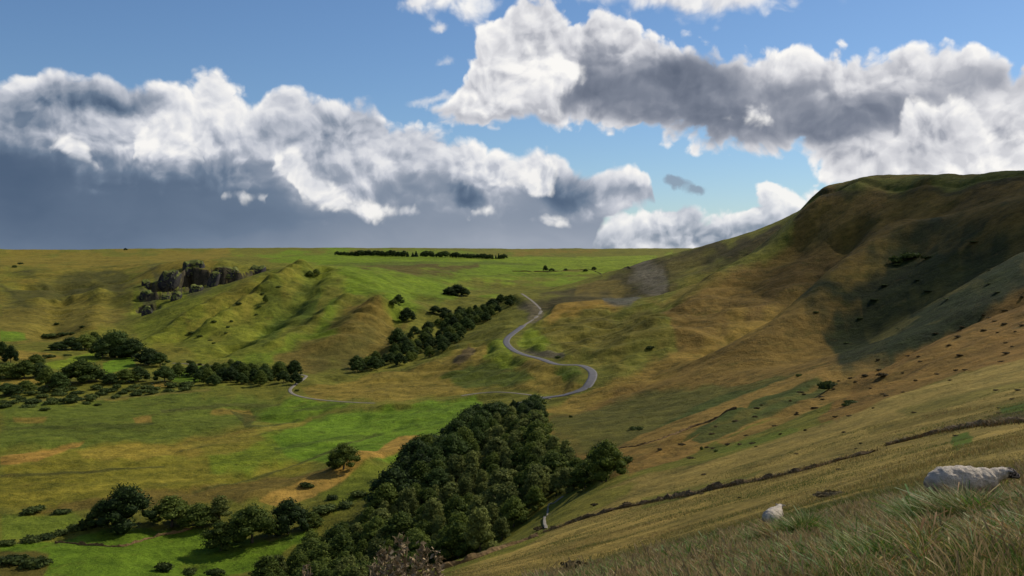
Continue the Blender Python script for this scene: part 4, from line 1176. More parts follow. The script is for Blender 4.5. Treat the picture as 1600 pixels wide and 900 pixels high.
for px, base, w, h, lab in [(135, 632, 14, 10, 'dark bush alone on the marshy grass'), (70, 641, 16, 7, 'low bush at the left edge of the marsh'), (152, 634, 12, 6, 'faint bush beside the dark marsh bush'), (78, 559, 20, 8, 'low dark bush on the boundary of the striped field'),
                            (105, 556, 12, 6, 'small bush on the boundary of the striped field'), (80, 527, 22, 10, 'dark trees like bush at the foot of the left slope'), (98, 525, 20, 9, 'second dark bush at the foot of the left slope'), (112, 523, 10, 8, 'third bush at the foot of the left slope'),
                            (70, 527, 10, 7, 'outermost bush at the foot of the left slope'), (88, 508, 8, 7, 'bush on the left slope above the others'), (128, 512, 9, 6, 'bush right on the left slope'), (32, 413, 9, 6, 'dark bush high on the left moor'), (23, 418, 8, 7, 'lower bush high on the left moor'),
                            (462, 592, 14, 10, 'dark round bush beside the lane bend'), (464, 611, 8, 5, 'small dark bush inside the lane bend')]:
    bush_at(px, base, w, h, lab)

# ---- the tree-filled gully in the middle
gully = 'trees filling the gully left of the winding road'
for i, (x, y, z, px, py) in enumerate(scatter([(545, 574), (610, 556), (620, 530), (650, 520), (690, 500), (740, 486), (800, 468), (806, 474), (768, 498), (720, 530), (680, 556), (620, 572), (560, 582)], 9.5, 51, 96)):
    plant_tree(prng.choice(['round_a', 'round_b', 'mid_a', 'round_c', 'mid_c']), x, y, z, prng.uniform(6.5, 12),
               'dark tree in the wooded gully left of the winding road', 'tree', gully, 'gully_tree', prng.uniform(1.0, 1.4))
for k, px, base, top, w, lab in [('domed', 714, 462, 444, 34, 'dark isolated tree clump on the green shelf below the plateau'), ('round_a', 702, 461, 448, 20, 'left edge of the isolated tree clump on the green shelf'), ('round_b', 727, 462, 450, 16, 'right edge of the isolated tree clump on the green shelf'),
                                 ('round_c', 623, 476, 459, 18, 'single tree above the brown knoll'), ('mid_a', 614, 476, 468, 14, 'low bush-like tree left of the single knoll tree'), ('round_b', 636, 502, 480, 26, 'tree at the top of the gully beside the knoll'),
                                 ('round_c', 680, 490, 477, 20, 'dark tree on the upper rim of the gully'), ('round_a', 694, 492, 480, 22, 'second dark tree on the upper rim of the gully'), ('round_b', 622, 540, 512, 30, 'lower gully tree at the foot of the knoll'),
                                 ('round_c', 852, 424, 414, 8, 'small tree on the field boundary across the plateau'), ('round_b', 862, 424, 419, 12, 'low tree right of the small plateau tree'), ('round_c', 884, 423, 419, 7, 'tiny tree in the middle of the plateau boundary'),
                                 ('round_b', 915, 424, 420, 13, 'low bush-like tree on the right of the plateau boundary'), ('round_c', 928, 422, 416, 8, 'right hand small tree on the plateau boundary'), ('round_c', 196, 391, 387, 6, 'tiny tree on the skyline at left'),
                                 ('mid_b', 415, 473, 460, 9, 'dark bush-like tree on the slope of the middle hill'), ('mid_b', 494, 430, 420, 12, 'small tree near the top of the middle hill'), ('mid_a', 484, 432, 422, 12, 'second small tree near the top of the middle hill')]:
    tree_at(k, px, base, top, lab, w, 'lone_tree')
# ---- shelter belts on the far skyline
for a0, a1, row, hpx in [(527, 562, 386.5, 4), (550, 605, 386.5, 5.5), (606, 640, 388, 6.5), (645, 652, 388.5, 5.5), (662, 682, 389.5, 6), (686, 698, 390, 6), (708, 788, 391, 5)]:
    px = a0
    while px < a1:
        x, y = (px - 800) / F * 3050, 3050.0
        z = float(height(np.array([x]), np.array([y]))[0])
        plant_tree(prng.choice(['round_a', 'round_b', 'fir_a', 'round_a']), x, y, z, prng.uniform(0.85, 1.2) * (hpx + 2.5) / F * y,
                   'dark tree of the shelter belt on the far skyline', 'tree', 'shelter belt trees on the skyline', 'skyline_tree', prng.uniform(1.2, 1.8))
        px += prng.uniform(3.5, 6.5)

# ---- bushes and heather tufts on the big hill and the near pasture
for px, base, w, h, lab in [(1295, 608, 34, 24, 'largest dark bush in the combe under the big hill'), (1248, 588, 10, 8, 'small dark bush on the orange spur left of the largest combe bush'), (1352, 588, 10, 6, 'dark tuft on the red bank'), (1380, 588, 20, 10, 'dark tufted bush on the red bank right of the combe'),
                            (1330, 630, 22, 9, 'green bush on the brow below the red bank'), (1322, 634, 14, 8, 'left piece of the green brow bush'), (1096, 703, 6, 9, 'small upright bush on the lower orange strip'), (1118, 706, 8, 5, 'dark tuft on the brow of the near pasture'),
                            (980, 722, 20, 16, 'dark bush at the tip of the lower orange strip'), (936, 705, 12, 7, 'dark bush above the tip of the wood'), (995, 671, 26, 8, 'dark bush between the upper orange strips'), (1000, 672, 10, 7, 'tuft beside the bush between the orange strips'),
                            (1420, 405, 30, 16, 'dark shrub in the bracken bowl of the big hill'), (1400, 410, 22, 16, 'second dark shrub in the bracken bowl'), (1446, 405, 14, 8, 'third shrub in the bracken bowl'), (892, 652, 6, 5, 'tiny dark bush on the combe side'), (872, 560, 10, 6, 'dark bush by the road cutting'),
                            (1016, 545, 14, 9, 'dark bush on the slumped ground below the big hill'), (907, 771, 9, 7, 'small round dark bush on the near pasture above the path'), (930, 790, 14, 8, 'dark bush above the overgrown wall'),
                            (980, 789, 14, 10, 'bush on the overgrown wall, leftmost'), (1008, 785, 12, 9, 'bush on the overgrown wall, second from left'), (1032, 781, 12, 9, 'bush on the overgrown wall, third from left'), (1058, 776, 13, 13, 'tallest bush on the overgrown wall'),
                            (893, 817, 12, 8, 'low bush at the lower end of the overgrown wall'), (866, 826, 16, 9, 'bush beside the foot of the path'), (842, 828, 18, 10, 'bush left of the foot of the path')]:
    bush_at(px, base, w, h, lab, heath=(px > 1330 and base > 500) or base > 780)
for px, base, w, h, lab in [(906, 898, 62, 30, 'dark ragged tuft at the bottom edge left of the long grass'), (1300, 776, 56, 15, 'brown withered tuft at the top of the long grass left of the sheep'), (1245, 818, 40, 12, 'small withered tuft right of the half hidden sheep')]:
    bush_at(px, base, w, h, lab, heath=True, name='heather_tuft')
tufts = 'dark heather tufts dotted over the bank and pasture'
for i, (x, y, z, px, py) in enumerate(scatter([(985, 712), (1120, 660), (1290, 585), (1420, 540), (1600, 455), (1600, 560), (1440, 612), (1300, 664), (1120, 720)], 5, 61, 70)):
    bush_at(px, py, prng.uniform(5, 13), prng.uniform(2.5, 5.5), 'dark heather tuft on the bank beyond the pasture brow', tufts, heath=True, name='heather_tuft')
for i, (x, y, z, px, py) in enumerate(scatter([(1000, 770), (1300, 670), (1600, 575), (1600, 680), (1400, 720), (1150, 780)], 4, 62, 16)):
    bush_at(px, py, prng.uniform(6, 12), prng.uniform(3, 4.5), 'dark heather tuft on the near pasture', 'heather tufts on the near pasture', heath=True, name='heather_tuft')
for i, (x, y, z, px, py) in enumerate(scatter([(1250, 480), (1350, 430), (1480, 350), (1590, 390), (1590, 440), (1440, 530), (1330, 570), (1300, 535)], 22, 63, 16)):
    bush_at(px, py, prng.uniform(8, 16), prng.uniform(2.0, 4.0), 'dark bush in the bracken bowl on the big hill', 'bushes of the bracken bowl')
for i, (x, y, z, px, py) in enumerate(scatter([(290, 525), (340, 490), (440, 440), (420, 480), (330, 540)], 22, 64, 14)):
    bush_at(px, py, prng.uniform(6, 12), prng.uniform(3, 6), 'scrub bush on the face of the middle hill', 'scrub bushes on the middle hill')

# ================================================================ crags of the gorge
rock, n, b, _ = material('limestone')
geo = n.node('ShaderNodeNewGeometry')
nz = n.node('ShaderNodeSeparateXYZ'); rock.node_tree.links.new(geo.outputs['True Normal'], nz.inputs[0])
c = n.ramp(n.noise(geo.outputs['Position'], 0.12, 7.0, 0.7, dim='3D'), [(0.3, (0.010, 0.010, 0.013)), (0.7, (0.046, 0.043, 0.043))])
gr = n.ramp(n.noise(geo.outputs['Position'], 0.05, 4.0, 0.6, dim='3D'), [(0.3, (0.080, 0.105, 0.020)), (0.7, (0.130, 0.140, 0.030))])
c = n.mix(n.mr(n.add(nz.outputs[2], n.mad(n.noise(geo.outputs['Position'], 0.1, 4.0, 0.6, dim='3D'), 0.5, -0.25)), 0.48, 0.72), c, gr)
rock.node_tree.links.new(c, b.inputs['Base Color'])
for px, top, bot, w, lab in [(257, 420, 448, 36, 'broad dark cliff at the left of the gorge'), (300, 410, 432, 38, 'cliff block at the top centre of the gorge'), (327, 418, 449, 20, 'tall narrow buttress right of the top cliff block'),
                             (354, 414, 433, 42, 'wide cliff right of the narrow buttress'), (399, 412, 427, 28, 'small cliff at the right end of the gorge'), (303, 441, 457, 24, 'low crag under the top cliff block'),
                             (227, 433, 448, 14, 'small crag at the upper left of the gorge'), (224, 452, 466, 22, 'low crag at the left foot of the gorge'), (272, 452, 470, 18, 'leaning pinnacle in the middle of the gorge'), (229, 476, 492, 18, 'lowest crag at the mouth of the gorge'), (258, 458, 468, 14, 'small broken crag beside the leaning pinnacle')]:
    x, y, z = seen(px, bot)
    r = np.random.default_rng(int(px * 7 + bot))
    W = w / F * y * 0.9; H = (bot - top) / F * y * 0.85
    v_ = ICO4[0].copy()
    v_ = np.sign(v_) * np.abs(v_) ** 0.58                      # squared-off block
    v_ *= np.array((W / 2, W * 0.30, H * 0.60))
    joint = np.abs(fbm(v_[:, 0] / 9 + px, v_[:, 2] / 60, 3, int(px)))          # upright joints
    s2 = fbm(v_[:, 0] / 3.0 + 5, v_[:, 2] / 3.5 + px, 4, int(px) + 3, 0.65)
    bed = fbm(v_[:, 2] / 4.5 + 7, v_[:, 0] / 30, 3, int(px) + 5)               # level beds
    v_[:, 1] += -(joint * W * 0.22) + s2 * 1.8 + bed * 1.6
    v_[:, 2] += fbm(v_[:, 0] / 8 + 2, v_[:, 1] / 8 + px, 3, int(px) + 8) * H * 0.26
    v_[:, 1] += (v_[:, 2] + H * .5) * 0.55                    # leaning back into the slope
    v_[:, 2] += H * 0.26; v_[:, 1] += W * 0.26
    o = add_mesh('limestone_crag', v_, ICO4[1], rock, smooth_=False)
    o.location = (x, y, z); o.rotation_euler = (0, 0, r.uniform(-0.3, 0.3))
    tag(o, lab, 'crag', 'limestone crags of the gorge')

# ================================================================ walls and the overgrown bank
wallm, n, b, _ = material('mossy_stone')
c = n.ramp(n.noise(n.node('ShaderNodeNewGeometry').outputs['Position'], 1.5, 6.0, 0.75, dim='3D'), [(0.3, (0.045, 0.030, 0.014)), (0.5, (0.125, 0.080, 0.034)), (0.7, (0.220, 0.150, 0.062))])
wallm.node_tree.links.new(c, b.inputs['Base Color'])


def ragged_wall(px_pts, w, h, label, name, cat, mat, step=0.5, seed=1, gap=0.35):
    s = spline([seen(a, b_) for a, b_ in px_pts], step)
    s[:, 2] = height(s[:, 0], s[:, 1])
    t = np.gradient(s, axis=0); t[:, 2] = 0; t /= np.linalg.norm(t, axis=1)[:, None]
    nrm = np.stack([t[:, 1], -t[:, 0], np.zeros(len(s))], 1)
    L = np.cumsum(np.r_[0, np.linalg.norm(np.diff(s, axis=0), axis=1)])
    prof = [(-1.0, -0.3), (-0.92, 0.25), (-0.6, 0.72), (-0.1, 1.0), (0.4, 0.85), (0.85, 0.35), (1.0, -0.3)]
    V_ = []
    for j, (o_, u_) in enumerate(prof):
        hh = h * np.clip(0.75 + 1.3 * fbm(L / 1.6, np.full(len(L), j * 0.37), 4, seed, 0.65) + gap * fbm(L / 14, np.zeros(len(L)), 2, seed + 9), 0.06, 2.2)
        ww = w * (0.8 + 0.5 * fbm(L / 1.5, np.full(len(L), j * 1.7 + 4), 3, seed + 4))
        V_.append(s + nrm * (o_ * ww)[:, None] + np.stack([np.zeros(len(L)), np.zeros(len(L)), u_ * hh], 1))
    V_ = np.stack(V_, 1).reshape(-1, 3); k = len(prof)
    F_ = [(i * k + j, i * k + j + 1, (i + 1) * k + j + 1, (i + 1) * k + j) for i in range(len(s) - 1) for j in range(k - 1)]
    return tag(add_mesh(name, V_, np.array(F_), mat, smooth_=False), label, cat)


ragged_wall([(850, 832), (900, 815), (960, 797), (1030, 783), (1100, 769), (1180, 752), (1260, 734), (1310, 720), (1366, 706)], 0.50, 0.45, 'overgrown brown wall running across the near pasture', 'overgrown_wall', 'wall', wallm, 0.3, 3)
ragged_wall([(1384, 697), (1420, 688), (1460, 678), (1500, 670), (1550, 663), (1640, 655)], 0.4, 0.35, 'upper broken length of wall near the right edge of the pasture', 'overgrown_wall', 'wall', wallm, 0.3, 5)
ragged_wall([(680, 893), (740, 874), (800, 852), (840, 838)], 0.5, 0.5, 'low bank along the bottom of the near pasture beside the wood', 'turf_bank', 'bank', wallm, 0.4, 6, .5)
ragged_wall([(86, 849), (140, 852), (190, 854), (240, 840), (300, 826)], 0.45, 0.9, 'low stone wall crossing the lower left green field', 'stone_wall', 'wall', wallm, 0.8, 7, .2)
ragged_wall([(960, 704), (1020, 690), (1090, 665), (1150, 640)], 0.6, 0.6, 'dark line of old wall between the orange bracken strips', 'overgrown_wall', 'wall', wallm, 0.8, 8, .6)
ragged_wall([(800, 424), (860, 425), (930, 424), (985, 420)], 0.8, 1.6, 'long dark field boundary across the far plateau', 'field_boundary', 'wall', wallm, 6, 9, .3)

# ================================================================ sheep
fleece, n, b, _ = material('fleece')
ob = n.node('ShaderNodeTexCoord').outputs['Object']
sx = n.node('ShaderNodeSeparateXYZ'); fleece.node_tree.links.new(ob, sx.inputs[0])
wool = n.ramp(n.noise(ob, 9.0, 6.0, 0.7, dim='3D'), [(0.3, (0.42, 0.36, 0.29)), (0.7, (0.70, 0.63, 0.53))])
wool = n.mix(n.mr(n.add(sx.outputs[2], n.mad(n.noise(ob, 5.0, 3.0, 0.6, dim='3D'), 0.25, -0.12)), 0.78, 0.60), wool, (0.34, 0.24, 0.16))
face = n.ramp(n.noise(ob, 22.0, 3.0, 0.6, dim='3D'), [(0.46, (0.018, 0.015, 0.014)), (0.60, (0.34, 0.29, 0.27))])
fm = n.mr(n.add(sx.outputs[0], n.mad(n.noise(ob, 9.0, 2.0, 0.5, dim='3D'), 0.10, -0.05)), 0.79, 0.85)
lg = n.mr(sx.outputs[2], 0.36, 0.30)
col_ = n.mix(n.m('MAXIMUM', fm, lg), wool, face)
fleece.node_tree.links.new(col_, b.inputs['Base Color'])
bp = n.node('ShaderNodeBump'); bp.inputs['Strength'].default_value = 1.0; bp.inputs['Distance'].default_value = 0.05
fleece.node_tree.links.new(n.noise(ob, 26.0, 4.0, 0.7, dim='3D'), bp.inputs['Height']); fleece.node_tree.links.new(bp.outputs[0], b.inputs['Normal'])


def sheep_mesh():
    """one body from overlapping masses, fused by remeshing. x forward, feet at z = 0"""
    parts = []
    def ell(c_, r_, rot=0.0):
        v_ = ICO3[0] * np.array(r_)
        cs, sn = math.cos(rot), math.sin(rot)
        v_ = np.stack([v_[:, 0] * cs - v_[:, 2] * sn, v_[:, 1], v_[:, 0] * sn + v_[:, 2] * cs], 1)
        parts.append((v_ + np.array(c_), ICO3[1]))
    def limb(pts, radii):
        v_, f_ = tube(pts, radii, 8); n0 = len(v_)
        v_ = list(v_) + [np.array(pts[0]), np.array(pts[-1])]
        f_ = [(a, b_, c_) for a, b_, c_, d_ in f_] + [(a, c_, d_) for a, b_, c_, d_ in f_]
        f_ += [(n0, (j + 1) % 8, j) for j in range(8)]
        m_ = (len(pts) - 1) * 8
        f_ += [(n0 + 1, m_ + j, m_ + (j + 1) % 8) for j in range(8)]
        parts.append((np.array(v_), np.array(f_)))
    ell((-0.30, 0, 0.68), (0.36, 0.29, 0.30)); ell((0.02, 0, 0.68), (0.45, 0.30, 0.30)); ell((0.36, 0, 0.69), (0.28, 0.25, 0.27)); ell((-0.05, 0, 0.86), (0.46, 0.20, 0.13))
    ell((0.57, 0, 0.80), (0.20, 0.13, 0.14), 0.35); ell((0.72, 0, 0.84), (0.16, 0.10, 0.115), 0.15)
    ell((0.88, 0, 0.85), (0.145, 0.082, 0.10), -0.30); ell((1.00, 0, 0.80), (0.085, 0.056, 0.062), -0.45)
    for sy in (-1, 1):
        ell((0.83, sy * 0.135, 0.91), (0.035, 0.085, 0.028))                      # ears held sideways
        ell((0.93, sy * 0.062, 0.885), (0.022, 0.014, 0.020))                     # eye ridges
        limb([(0.36, sy * 0.14, 0.62), (0.37, sy * 0.15, 0.42), (0.35, sy * 0.15, 0.22), (0.36, sy * 0.15, 0.05), (0.39, sy * 0.15, 0.0)], [0.10, 0.075, 0.042, 0.034, 0.045])
        limb([(-0.42, sy * 0.15, 0.64), (-0.36, sy * 0.16, 0.48), (-0.47, sy * 0.16, 0.30), (-0.45, sy * 0.16, 0.06), (-0.42, sy * 0.16, 0.0)], [0.15, 0.11, 0.045, 0.036, 0.045])
    limb([(-0.62, 0, 0.80), (-0.68, 0, 0.70), (-0.68, 0, 0.52)], [0.05, 0.045, 0.03])
    V_, F_ = [], []
    off = 0
    for v_, f_ in parts:
        V_.append(v_); F_.append(f_ + off); off += len(v_)
    o = add_mesh('body', np.concatenate(V_), np.concatenate(F_), None)
    m = o.modifiers.new('fuse', 'REMESH'); m.mode = 'VOXEL'; m.voxel_size = 0.022
    sm_ = o.modifiers.new('soft', 'SMOOTH'); sm_.iterations = 4; sm_.factor = 0.5
    dg = bpy.context.evaluated_depsgraph_get()
    me = D.meshes.new_from_object(o.evaluated_get(dg))
    D.objects.remove(o)
    v_ = np.empty(len(me.vertices) * 3, np.float32); me.vertices.foreach_get('co', v_); v_ = v_.reshape(-1, 3)
    w_ = np.clip((0.80 - v_[:, 0]) * 8, 0, 1) * np.clip((v_[:, 2] - 0.36) * 8, 0, 1)
    nn = np.empty(len(me.vertices) * 3, np.float32); me.vertices.foreach_get('normal', nn); nn = nn.reshape(-1, 3)
    cl = fbm(v_[:, 0] * 14 + v_[:, 2] * 5, v_[:, 2] * 14 + v_[:, 1] * 9, 3, 5)
    v_ += nn * (cl * 0.020 * w_)[:, None]
    me.vertices.foreach_set('co', v_.ravel()); me.update()
    me.polygons.foreach_set('use_smooth', np.ones(len(me.polygons), bool))
    me.materials.append(fleece); me.name = 'sheep'
    return me


SHEEP = sheep_mesh()
def put_sheep(px, row, near, far, rz, label, s=1.0):
    """a sheep standing where its back shows at the given photo row"""
    best = None
    for Y in np.arange(near, far, 0.1):
        x = (px - 800) / F * Y; z = float(height(np.array([x]), np.array([Y]))[0])
        e = abs(HOR - (z + 0.95 * s) / Y * F - row)
        if best is None or e < best[0]: best = (e, x, Y, z)
    _, x, Y, z = best
    o = D.objects.new('sheep', SHEEP); scene.collection.objects.link(o)
    o.location = (x, Y, z - 0.01); o.rotation_euler = (0, 0, rz); o.scale = (s, s, s)
    return tag(o, label, 'sheep')
put_sheep(1504, 725, 12.6, 14.6, 0.06, 'pale woolly sheep with a dark mottled face in the long grass at right', 0.72)
put_sheep(1208, 794, 18.0, 21.5, 1.0, 'half hidden pale sheep seen from behind in the long grass left of the other sheep', 0.60)
stonem, n, b, _ = material('pale_stone')
c = n.ramp(n.noise(n.node('ShaderNodeTexCoord').outputs['Object'], 7.0, 6.0, 0.7, dim='3D'), [(0.3, (0.20, 0.19, 0.185)), (0.7, (0.42, 0.40, 0.39))])
stonem.node_tree.links.new(c, b.inputs['Base Color'])
v_ = ICO4[0] * np.array((0.13, 0.10, 0.06)) * (1 + 0.30 * fbm(ICO4[0][:, 0] * 2 + 3, ICO4[0][:, 2] * 2 + ICO4[0][:, 1], 4, 9))[:, None]
o = add_mesh('field_stone', v_, ICO4[1], stonem, smooth_=False)
_p = seen(1514, 826)
o.location = (_p[0], _p[1], _p[2] + 0.16); tag(o, 'flat pale stone lying in the grass below the sheep', 'stone')

# ================================================================ long grass
bladem, n, b, out_ = material('grass_blade')
bc = n.node('ShaderNodeAttribute', attribute_name='blade').outputs['Color']
b.inputs['Roughness'].default_value = 0.6; b.inputs['Specular IOR Level'].default_value = 0.15
bladem.node_tree.links.new(bc, b.inputs['Base Color'])
tr = n.node('ShaderNodeBsdfTranslucent'); bladem.node_tree.links.new(bc, tr.inputs[0])
mx = n.node('ShaderNodeMixShader'); mx.inputs[0].default_value = 0.35
bladem.node_tree.links.new(b.outputs[0], mx.inputs[1]); bladem.node_tree.links.new(tr.outputs[0], mx.inputs[2]); bladem.node_tree.links.new(mx.outputs[0], out_.inputs[0])


def grass(name, X_, Y_, hgt_, wid_, colr, seed, segs=3, lean=0.5, seedhead=None):
    r = np.random.default_rng(seed); k = len(X_)
    Z_ = height(X_, Y_)
    a_ = r.uniform(0, 2 * math.pi, k); d = np.stack([np.cos(a_), np.sin(a_)], 1)
    ln = hgt_ * lean * r.uniform(0.2, 1.0, k); wind = np.array([-0.05, 0.02])
    f_ = r.uniform(0, math.pi, k); sd_ = np.stack([np.cos(f_), np.sin(f_)], 1)
    V_ = np.empty((k, (segs + 1) * 2, 3), np.float32)
    for s in range(segs + 1):
        t = s / segs
        c_ = np.stack([X_, Y_], 1) + d * (ln * t ** 2)[:, None] + wind * (hgt_ * t ** 2)[:, None]
        zz = Z_ - 0.03 + hgt_ * (t - 0.22 * lean * t ** 2)
        w = wid_ * (1 - t ** 1.5 * 0.9)
        if seedhead is not None: w = np.where(seedhead, wid_ * (0.35 if s < segs - 1 else 1.2), w)
        V_[:, s * 2, :2] = c_ - sd_ * w[:, None]; V_[:, s * 2 + 1, :2] = c_ + sd_ * w[:, None]
        V_[:, s * 2, 2] = zz; V_[:, s * 2 + 1, 2] = zz
    m = (segs + 1) * 2
    base = (np.arange(k) * m)[:, None, None]
    qd = np.array([[2 * s, 2 * s + 1, 2 * s + 3, 2 * s + 2] for s in range(segs)])[None]
    o = add_mesh(name, V_.reshape(-1, 3), (base + qd).reshape(-1, 4), bladem, smooth_=True)
    at = o.data.color_attributes.new('blade', 'FLOAT_COLOR', 'POINT')
    C_ = np.repeat(np.concatenate([colr, np.ones((k, 1))], 1)[:, None], m, 1).astype(np.float32)
    at.data.foreach_set('color', C_.ravel())
    o['kind'] = 'stuff'
    return o


def grass_field(name, n_, rmin, rmax, row_at, seed, hmul=1.0, tall=None, span=(820, 1760)):
    r = np.random.default_rng(seed)
    px = r.uniform(*span, n_); rr = np.exp(r.uniform(math.log(rmin), math.log(rmax), n_)) if False else np.sqrt(r.uniform(rmin ** 2, rmax ** 2, n_))
    th = np.arctan((px - 800) / F); X_ = rr * np.sin(th); Y_ = rr * np.cos(th)
    Z_ = height(X_, Y_); row = HOR - Z_ / Y_ * F
    lim = np.interp(px, row_at[0], row_at[1]) + 10 * fbm(X_ / 1.3, Y_ / 1.3, 3, seed)
    keep = row > lim
    dens = fbm(X_ / 1.1, Y_ / 1.1, 3, 77)
    keep &= r.random(n_) < 0.62 + 0.6 * dens
    X_, Y_ = X_[keep], Y_[keep]; k = len(X_)
    g = fbm(X_ / 1.4, Y_ / 1.4, 3, 78); g2 = fbm(X_ / 0.7 + 5, Y_ / 0.7, 3, 79); pick_ = r.random(k) + g * 0.55
    cols = np.array([(0.060, 0.115, 0.020), (0.105, 0.140, 0.028), (0.185, 0.160, 0.045), (0.270, 0.205, 0.080), (0.210, 0.110, 0.040)])
    ci = np.clip(np.digitize(pick_ + g2 * 0.25, [0.30, 0.56, 0.80, 1.02]), 0, 4)
    C_ = cols[ci] * r.uniform(0.7, 1.5, (k, 1))
    h_ = hmul * r.uniform(0.10, 0.30, k) * (1 + 0.55 * g)
    sh = r.random(k) < 0.10
    h_ = np.where(sh, h_ * 1.45, h_)
    h_ = h_ * (1 + 0.9 * np.clip(fbm(X_ / 0.9 + 3, Y_ / 0.9, 2, 83), 0, 1))
    if tall: h_ = h_ * tall
    C_[sh] = np.array((0.26, 0.195, 0.095)) * r.uniform(0.6, 1.2, (int(sh.sum()), 1))
    return grass(name, X_, Y_, h_, r.uniform(0.0016, 0.0040, k) * (0.7 + np.hypot(X_, Y_) / 12), C_, seed, 3, 0.5, sh)


ROWS = ([820, 880, 1000, 1150, 1300, 1450, 1600, 1760], [905, 892, 852, 810, 776, 750, 726, 700])
grass_field('long_grass', 260000, 5.2, 14, ROWS, 301, 0.62)
grass_field('long_grass', 230000, 14, 27, ROWS, 302, 0.70)


def tussocks(name, n_, rmin, rmax, blades, span, seed, hmin=0.16, hmax=0.40, rows=ROWS):
    """clumps of blades that spring from one root and arch outward"""
    r = np.random.default_rng(seed)
    px = r.uniform(*span, n_); rr = np.sqrt(r.uniform(rmin ** 2, rmax ** 2, n_)); th = np.arctan((px - 800) / F)
    X_, Y_ = rr * np.sin(th), rr * np.cos(th); Z_ = height(X_, Y_)
    ok = HOR - Z_ / Y_ * F > np.interp(px, *rows) + 4
    X_, Y_ = X_[ok], Y_[ok]; k = len(X_)
    tone = r.random(k); H = r.uniform(hmin, hmax, k) * (0.8 + 0.4 * fbm(X_, Y_, 2, seed))
    cols = np.array([(0.070, 0.150, 0.020), (0.110, 0.175, 0.028), (0.180, 0.190, 0.045), (0.330, 0.265, 0.105), (0.290, 0.160, 0.060)])
    bx = np.repeat(X_, blades); by = np.repeat(Y_, blades); bh = np.repeat(H, blades) * r.uniform(0.45, 1.1, k * blades)
    bt = np.clip(np.repeat(tone, blades) + r.normal(size=k * blades) * 0.16, 0, 0.999)
    C_ = cols[np.digitize(bt, [0.26, 0.50, 0.70, 0.90])] * r.uniform(0.65, 1.35, (k * blades, 1))
    bx = bx + r.normal(size=k * blades) * 0.05; by = by + r.normal(size=k * blades) * 0.05
    return grass(name, bx, by, bh, r.uniform(0.0020, 0.0058, k * blades) * (0.7 + np.hypot(bx, by) / 12), C_, seed, 4, 1.1, r.random(k * blades) < 0.06)


tussocks('tussock_grass', 900, 5.4, 12, 70, (820, 1760), 303)
tussocks('tussock_grass', 1300, 12, 26, 60, (820, 1760), 304)
tussocks('tussock_grass', 210, 11.3, 12.5, 90, (1420, 1690), 305, 0.42, 0.60)
tussocks('tussock_grass', 110, 11.4, 12.5, 90, (1425, 1545), 307, 0.45, 0.62)
tussocks('tussock_grass', 80, 16.9, 18.2, 80, (1170, 1270), 306, 0.42, 0.62)
# bracken grown over the old walls
_bk = []
for _line, _Y in (([(850, 832), (900, 815), (960, 797), (1030, 783), (1100, 769), (1180, 752), (1260, 734), (1310, 720), (1366, 706)], 0), ([(1384, 697), (1420, 688), (1460, 678), (1500, 670), (1550, 663), (1640, 655)], 0)):
    _bk.append(spline([seen(a_, b_) for a_, b_ in _line], 0.03))
_bk = np.concatenate(_bk); _r = np.random.default_rng(330); _n = len(_bk)
_keep = fbm(np.arange(_n) / 90.0, np.zeros(_n), 3, 331) + _r.normal(size=_n) * 0.3 > -0.35
_bk = np.repeat(_bk[_keep], 3, 0); _n = len(_bk)
grass('bracken', _bk[:, 0] + _r.normal(size=_n) * 0.5, _bk[:, 1] + _r.normal(size=_n) * 0.5, _r.uniform(0.25, 0.75, _n), _r.uniform(0.012, 0.03, _n),
      np.array([(0.060, 0.040, 0.018), (0.110, 0.070, 0.028), (0.160, 0.105, 0.040), (0.075, 0.085, 0.026)])[_r.integers(0, 4, _n)] * _r.uniform(0.6, 1.3, (_n, 1)), 332, 3, 1.2)

# short cropped turf of the pasture beyond: scattered tufts
_r = np.random.default_rng(320); _n = 260000
_px = _r.uniform(660, 1700, _n); _rr = 22 * (150 / 22) ** _r.random(_n); _t = np.arctan((_px - 800) / F)
_X, _Y = _rr * np.sin(_t), _rr * np.cos(_t)
_d = fbm(_X / 5, _Y / 5, 3, 321); _k = _r.random(_n) < 0.45 + 0.7 * _d
_X, _Y, _d = _X[_k], _Y[_k], _d[_k]; _k = len(_X)
_g = fbm(_X / 9 + 4, _Y / 9, 3, 322) + _r.normal(size=_k) * 0.3
_C = np.array([(0.085, 0.115, 0.026), (0.135, 0.128, 0.036), (0.190, 0.150, 0.050), (0.215, 0.145, 0.052)])[np.clip(np.digitize(_g, [-0.35, 0.05, 0.5]), 0, 3)] * _r.uniform(0.7, 1.3, (_k, 1))
grass('pasture_grass', _X, _Y, _r.uniform(0.06, 0.20, _k) * (1 + _d), _r.uniform(0.004, 0.008, _k) * (0.6 + np.hypot(_X, _Y) / 35), _C, 323, 2, 0.9)

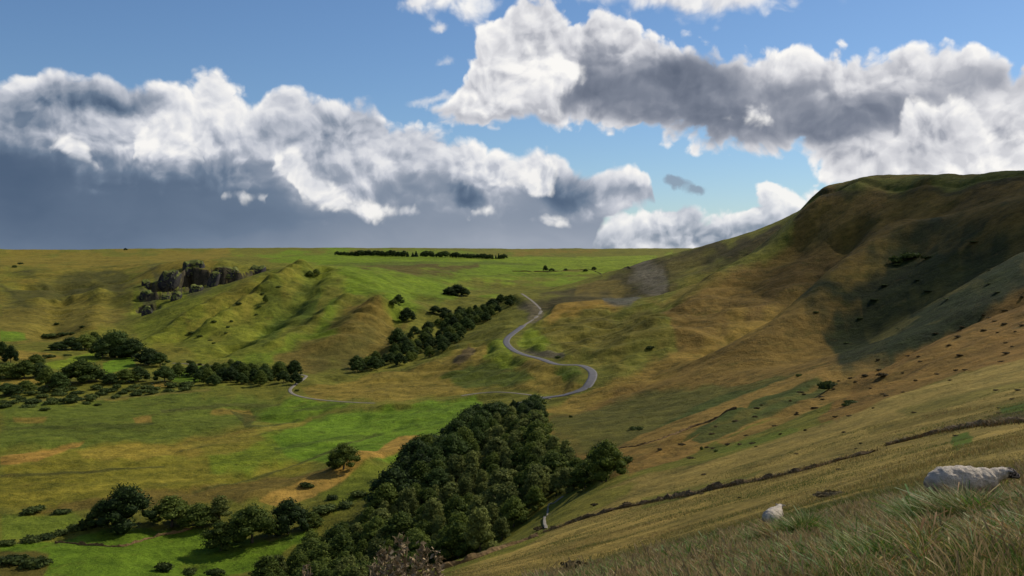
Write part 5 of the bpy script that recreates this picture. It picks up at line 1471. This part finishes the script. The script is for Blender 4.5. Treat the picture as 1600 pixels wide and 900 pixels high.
# ================================================================ dry weeds at the bottom edge
weedm, n, b, _ = material('dry_stalk')
c = n.ramp(n.noise(n.node('ShaderNodeTexCoord').outputs['Object'], 30.0, 4.0, 0.6, dim='3D'), [(0.3, (0.15, 0.11, 0.062)), (0.7, (0.34, 0.265, 0.16))])
weedm.node_tree.links.new(c, b.inputs['Base Color'])
def weed(px, top, Y, label, seed, bushy=1.0):
    r = np.random.default_rng(seed)
    x = (px - 800) / F * Y; z0 = float(height(np.array([x]), np.array([Y]))[0]); H = (HOR - top) / F * Y - z0
    root = empty('dry_weed', (x, Y, z0 - 0.03))
    V_, F_ = tube([(0, 0, 0), (0.01, 0.0, H * 0.5), (r.uniform(-.04, .04), 0.02, H)], [0.010, 0.007, 0.003], 5)
    hv, hf = [], []
    for i in range(int(20 * bushy)):
        t = r.uniform(0.50, 0.98); a_ = r.uniform(0, 6.28); l = r.uniform(0.08, 0.24) * bushy * (1.25 - t)
        p0 = np.array((0.01 * t, 0, H * t)); p1 = p0 + np.array((math.cos(a_) * l, math.sin(a_) * l, l * r.uniform(0.3, 1.1)))
        v2, f2 = tube([p0, (p0 + p1) / 2 + (0, 0, -0.01), p1], [0.004, 0.003, 0.002], 4)
        F_ += [tuple(j + len(V_) for j in f) for f in f2]; V_ += v2
        for q_ in range(5):
            c_ = p1 + (p0 - p1) * r.uniform(0, 0.75) + r.normal(size=3) * 0.010
            d1, d2 = r.normal(size=3) * 0.012, r.normal(size=3) * 0.009
            k0 = len(hv); hv += [c_ - d1, c_ - d2, c_ + d1, c_ + d2]; hf.append((k0, k0 + 1, k0 + 2, k0 + 3))
    for q_ in range(70):
        t = r.uniform(0.78, 1.02); c_ = np.array((0, 0, H * t)) + r.normal(size=3) * 0.016; d1, d2 = r.normal(size=3) * 0.013, r.normal(size=3) * 0.009
        k0 = len(hv); hv += [c_ - d1, c_ - d2, c_ + d1, c_ + d2]; hf.append((k0, k0 + 1, k0 + 2, k0 + 3))
    add_mesh('stem', np.array(V_), np.array(F_), weedm, parent=root)
    add_mesh('seed_head', np.array(hv), np.array(hf), weedm, smooth_=False, parent=root)
    tag(root, label, 'weed', 'dry weeds along the bottom edge')
for px, top, Y, lab, bs in [(628, 834, 7.0, 'tallest dry weed stalk at the bottom edge before the wood', 1.0), (597, 850, 7.2, 'dry weed left of the tallest stalk', 1.1), (660, 846, 7.1, 'dry weed right of the tallest stalk', 1.1), (684, 862, 7.3, 'dry weed with sparse head furthest right in the clump', 0.8),
                            (610, 866, 6.8, 'low bushy dry weed in the middle of the clump', 1.3), (645, 868, 6.7, 'low bushy dry weed under the tallest stalk', 1.3), (585, 878, 6.9, 'short dry weed at the left of the clump', 1.0), (480, 880, 7.0, 'lone dry weed left of the clump at the bottom edge', 0.9), (668, 878, 6.9, 'short pinkish dry weed at the right of the clump', 1.2)]:
    weed(px, top, Y, lab, int(px), bs)
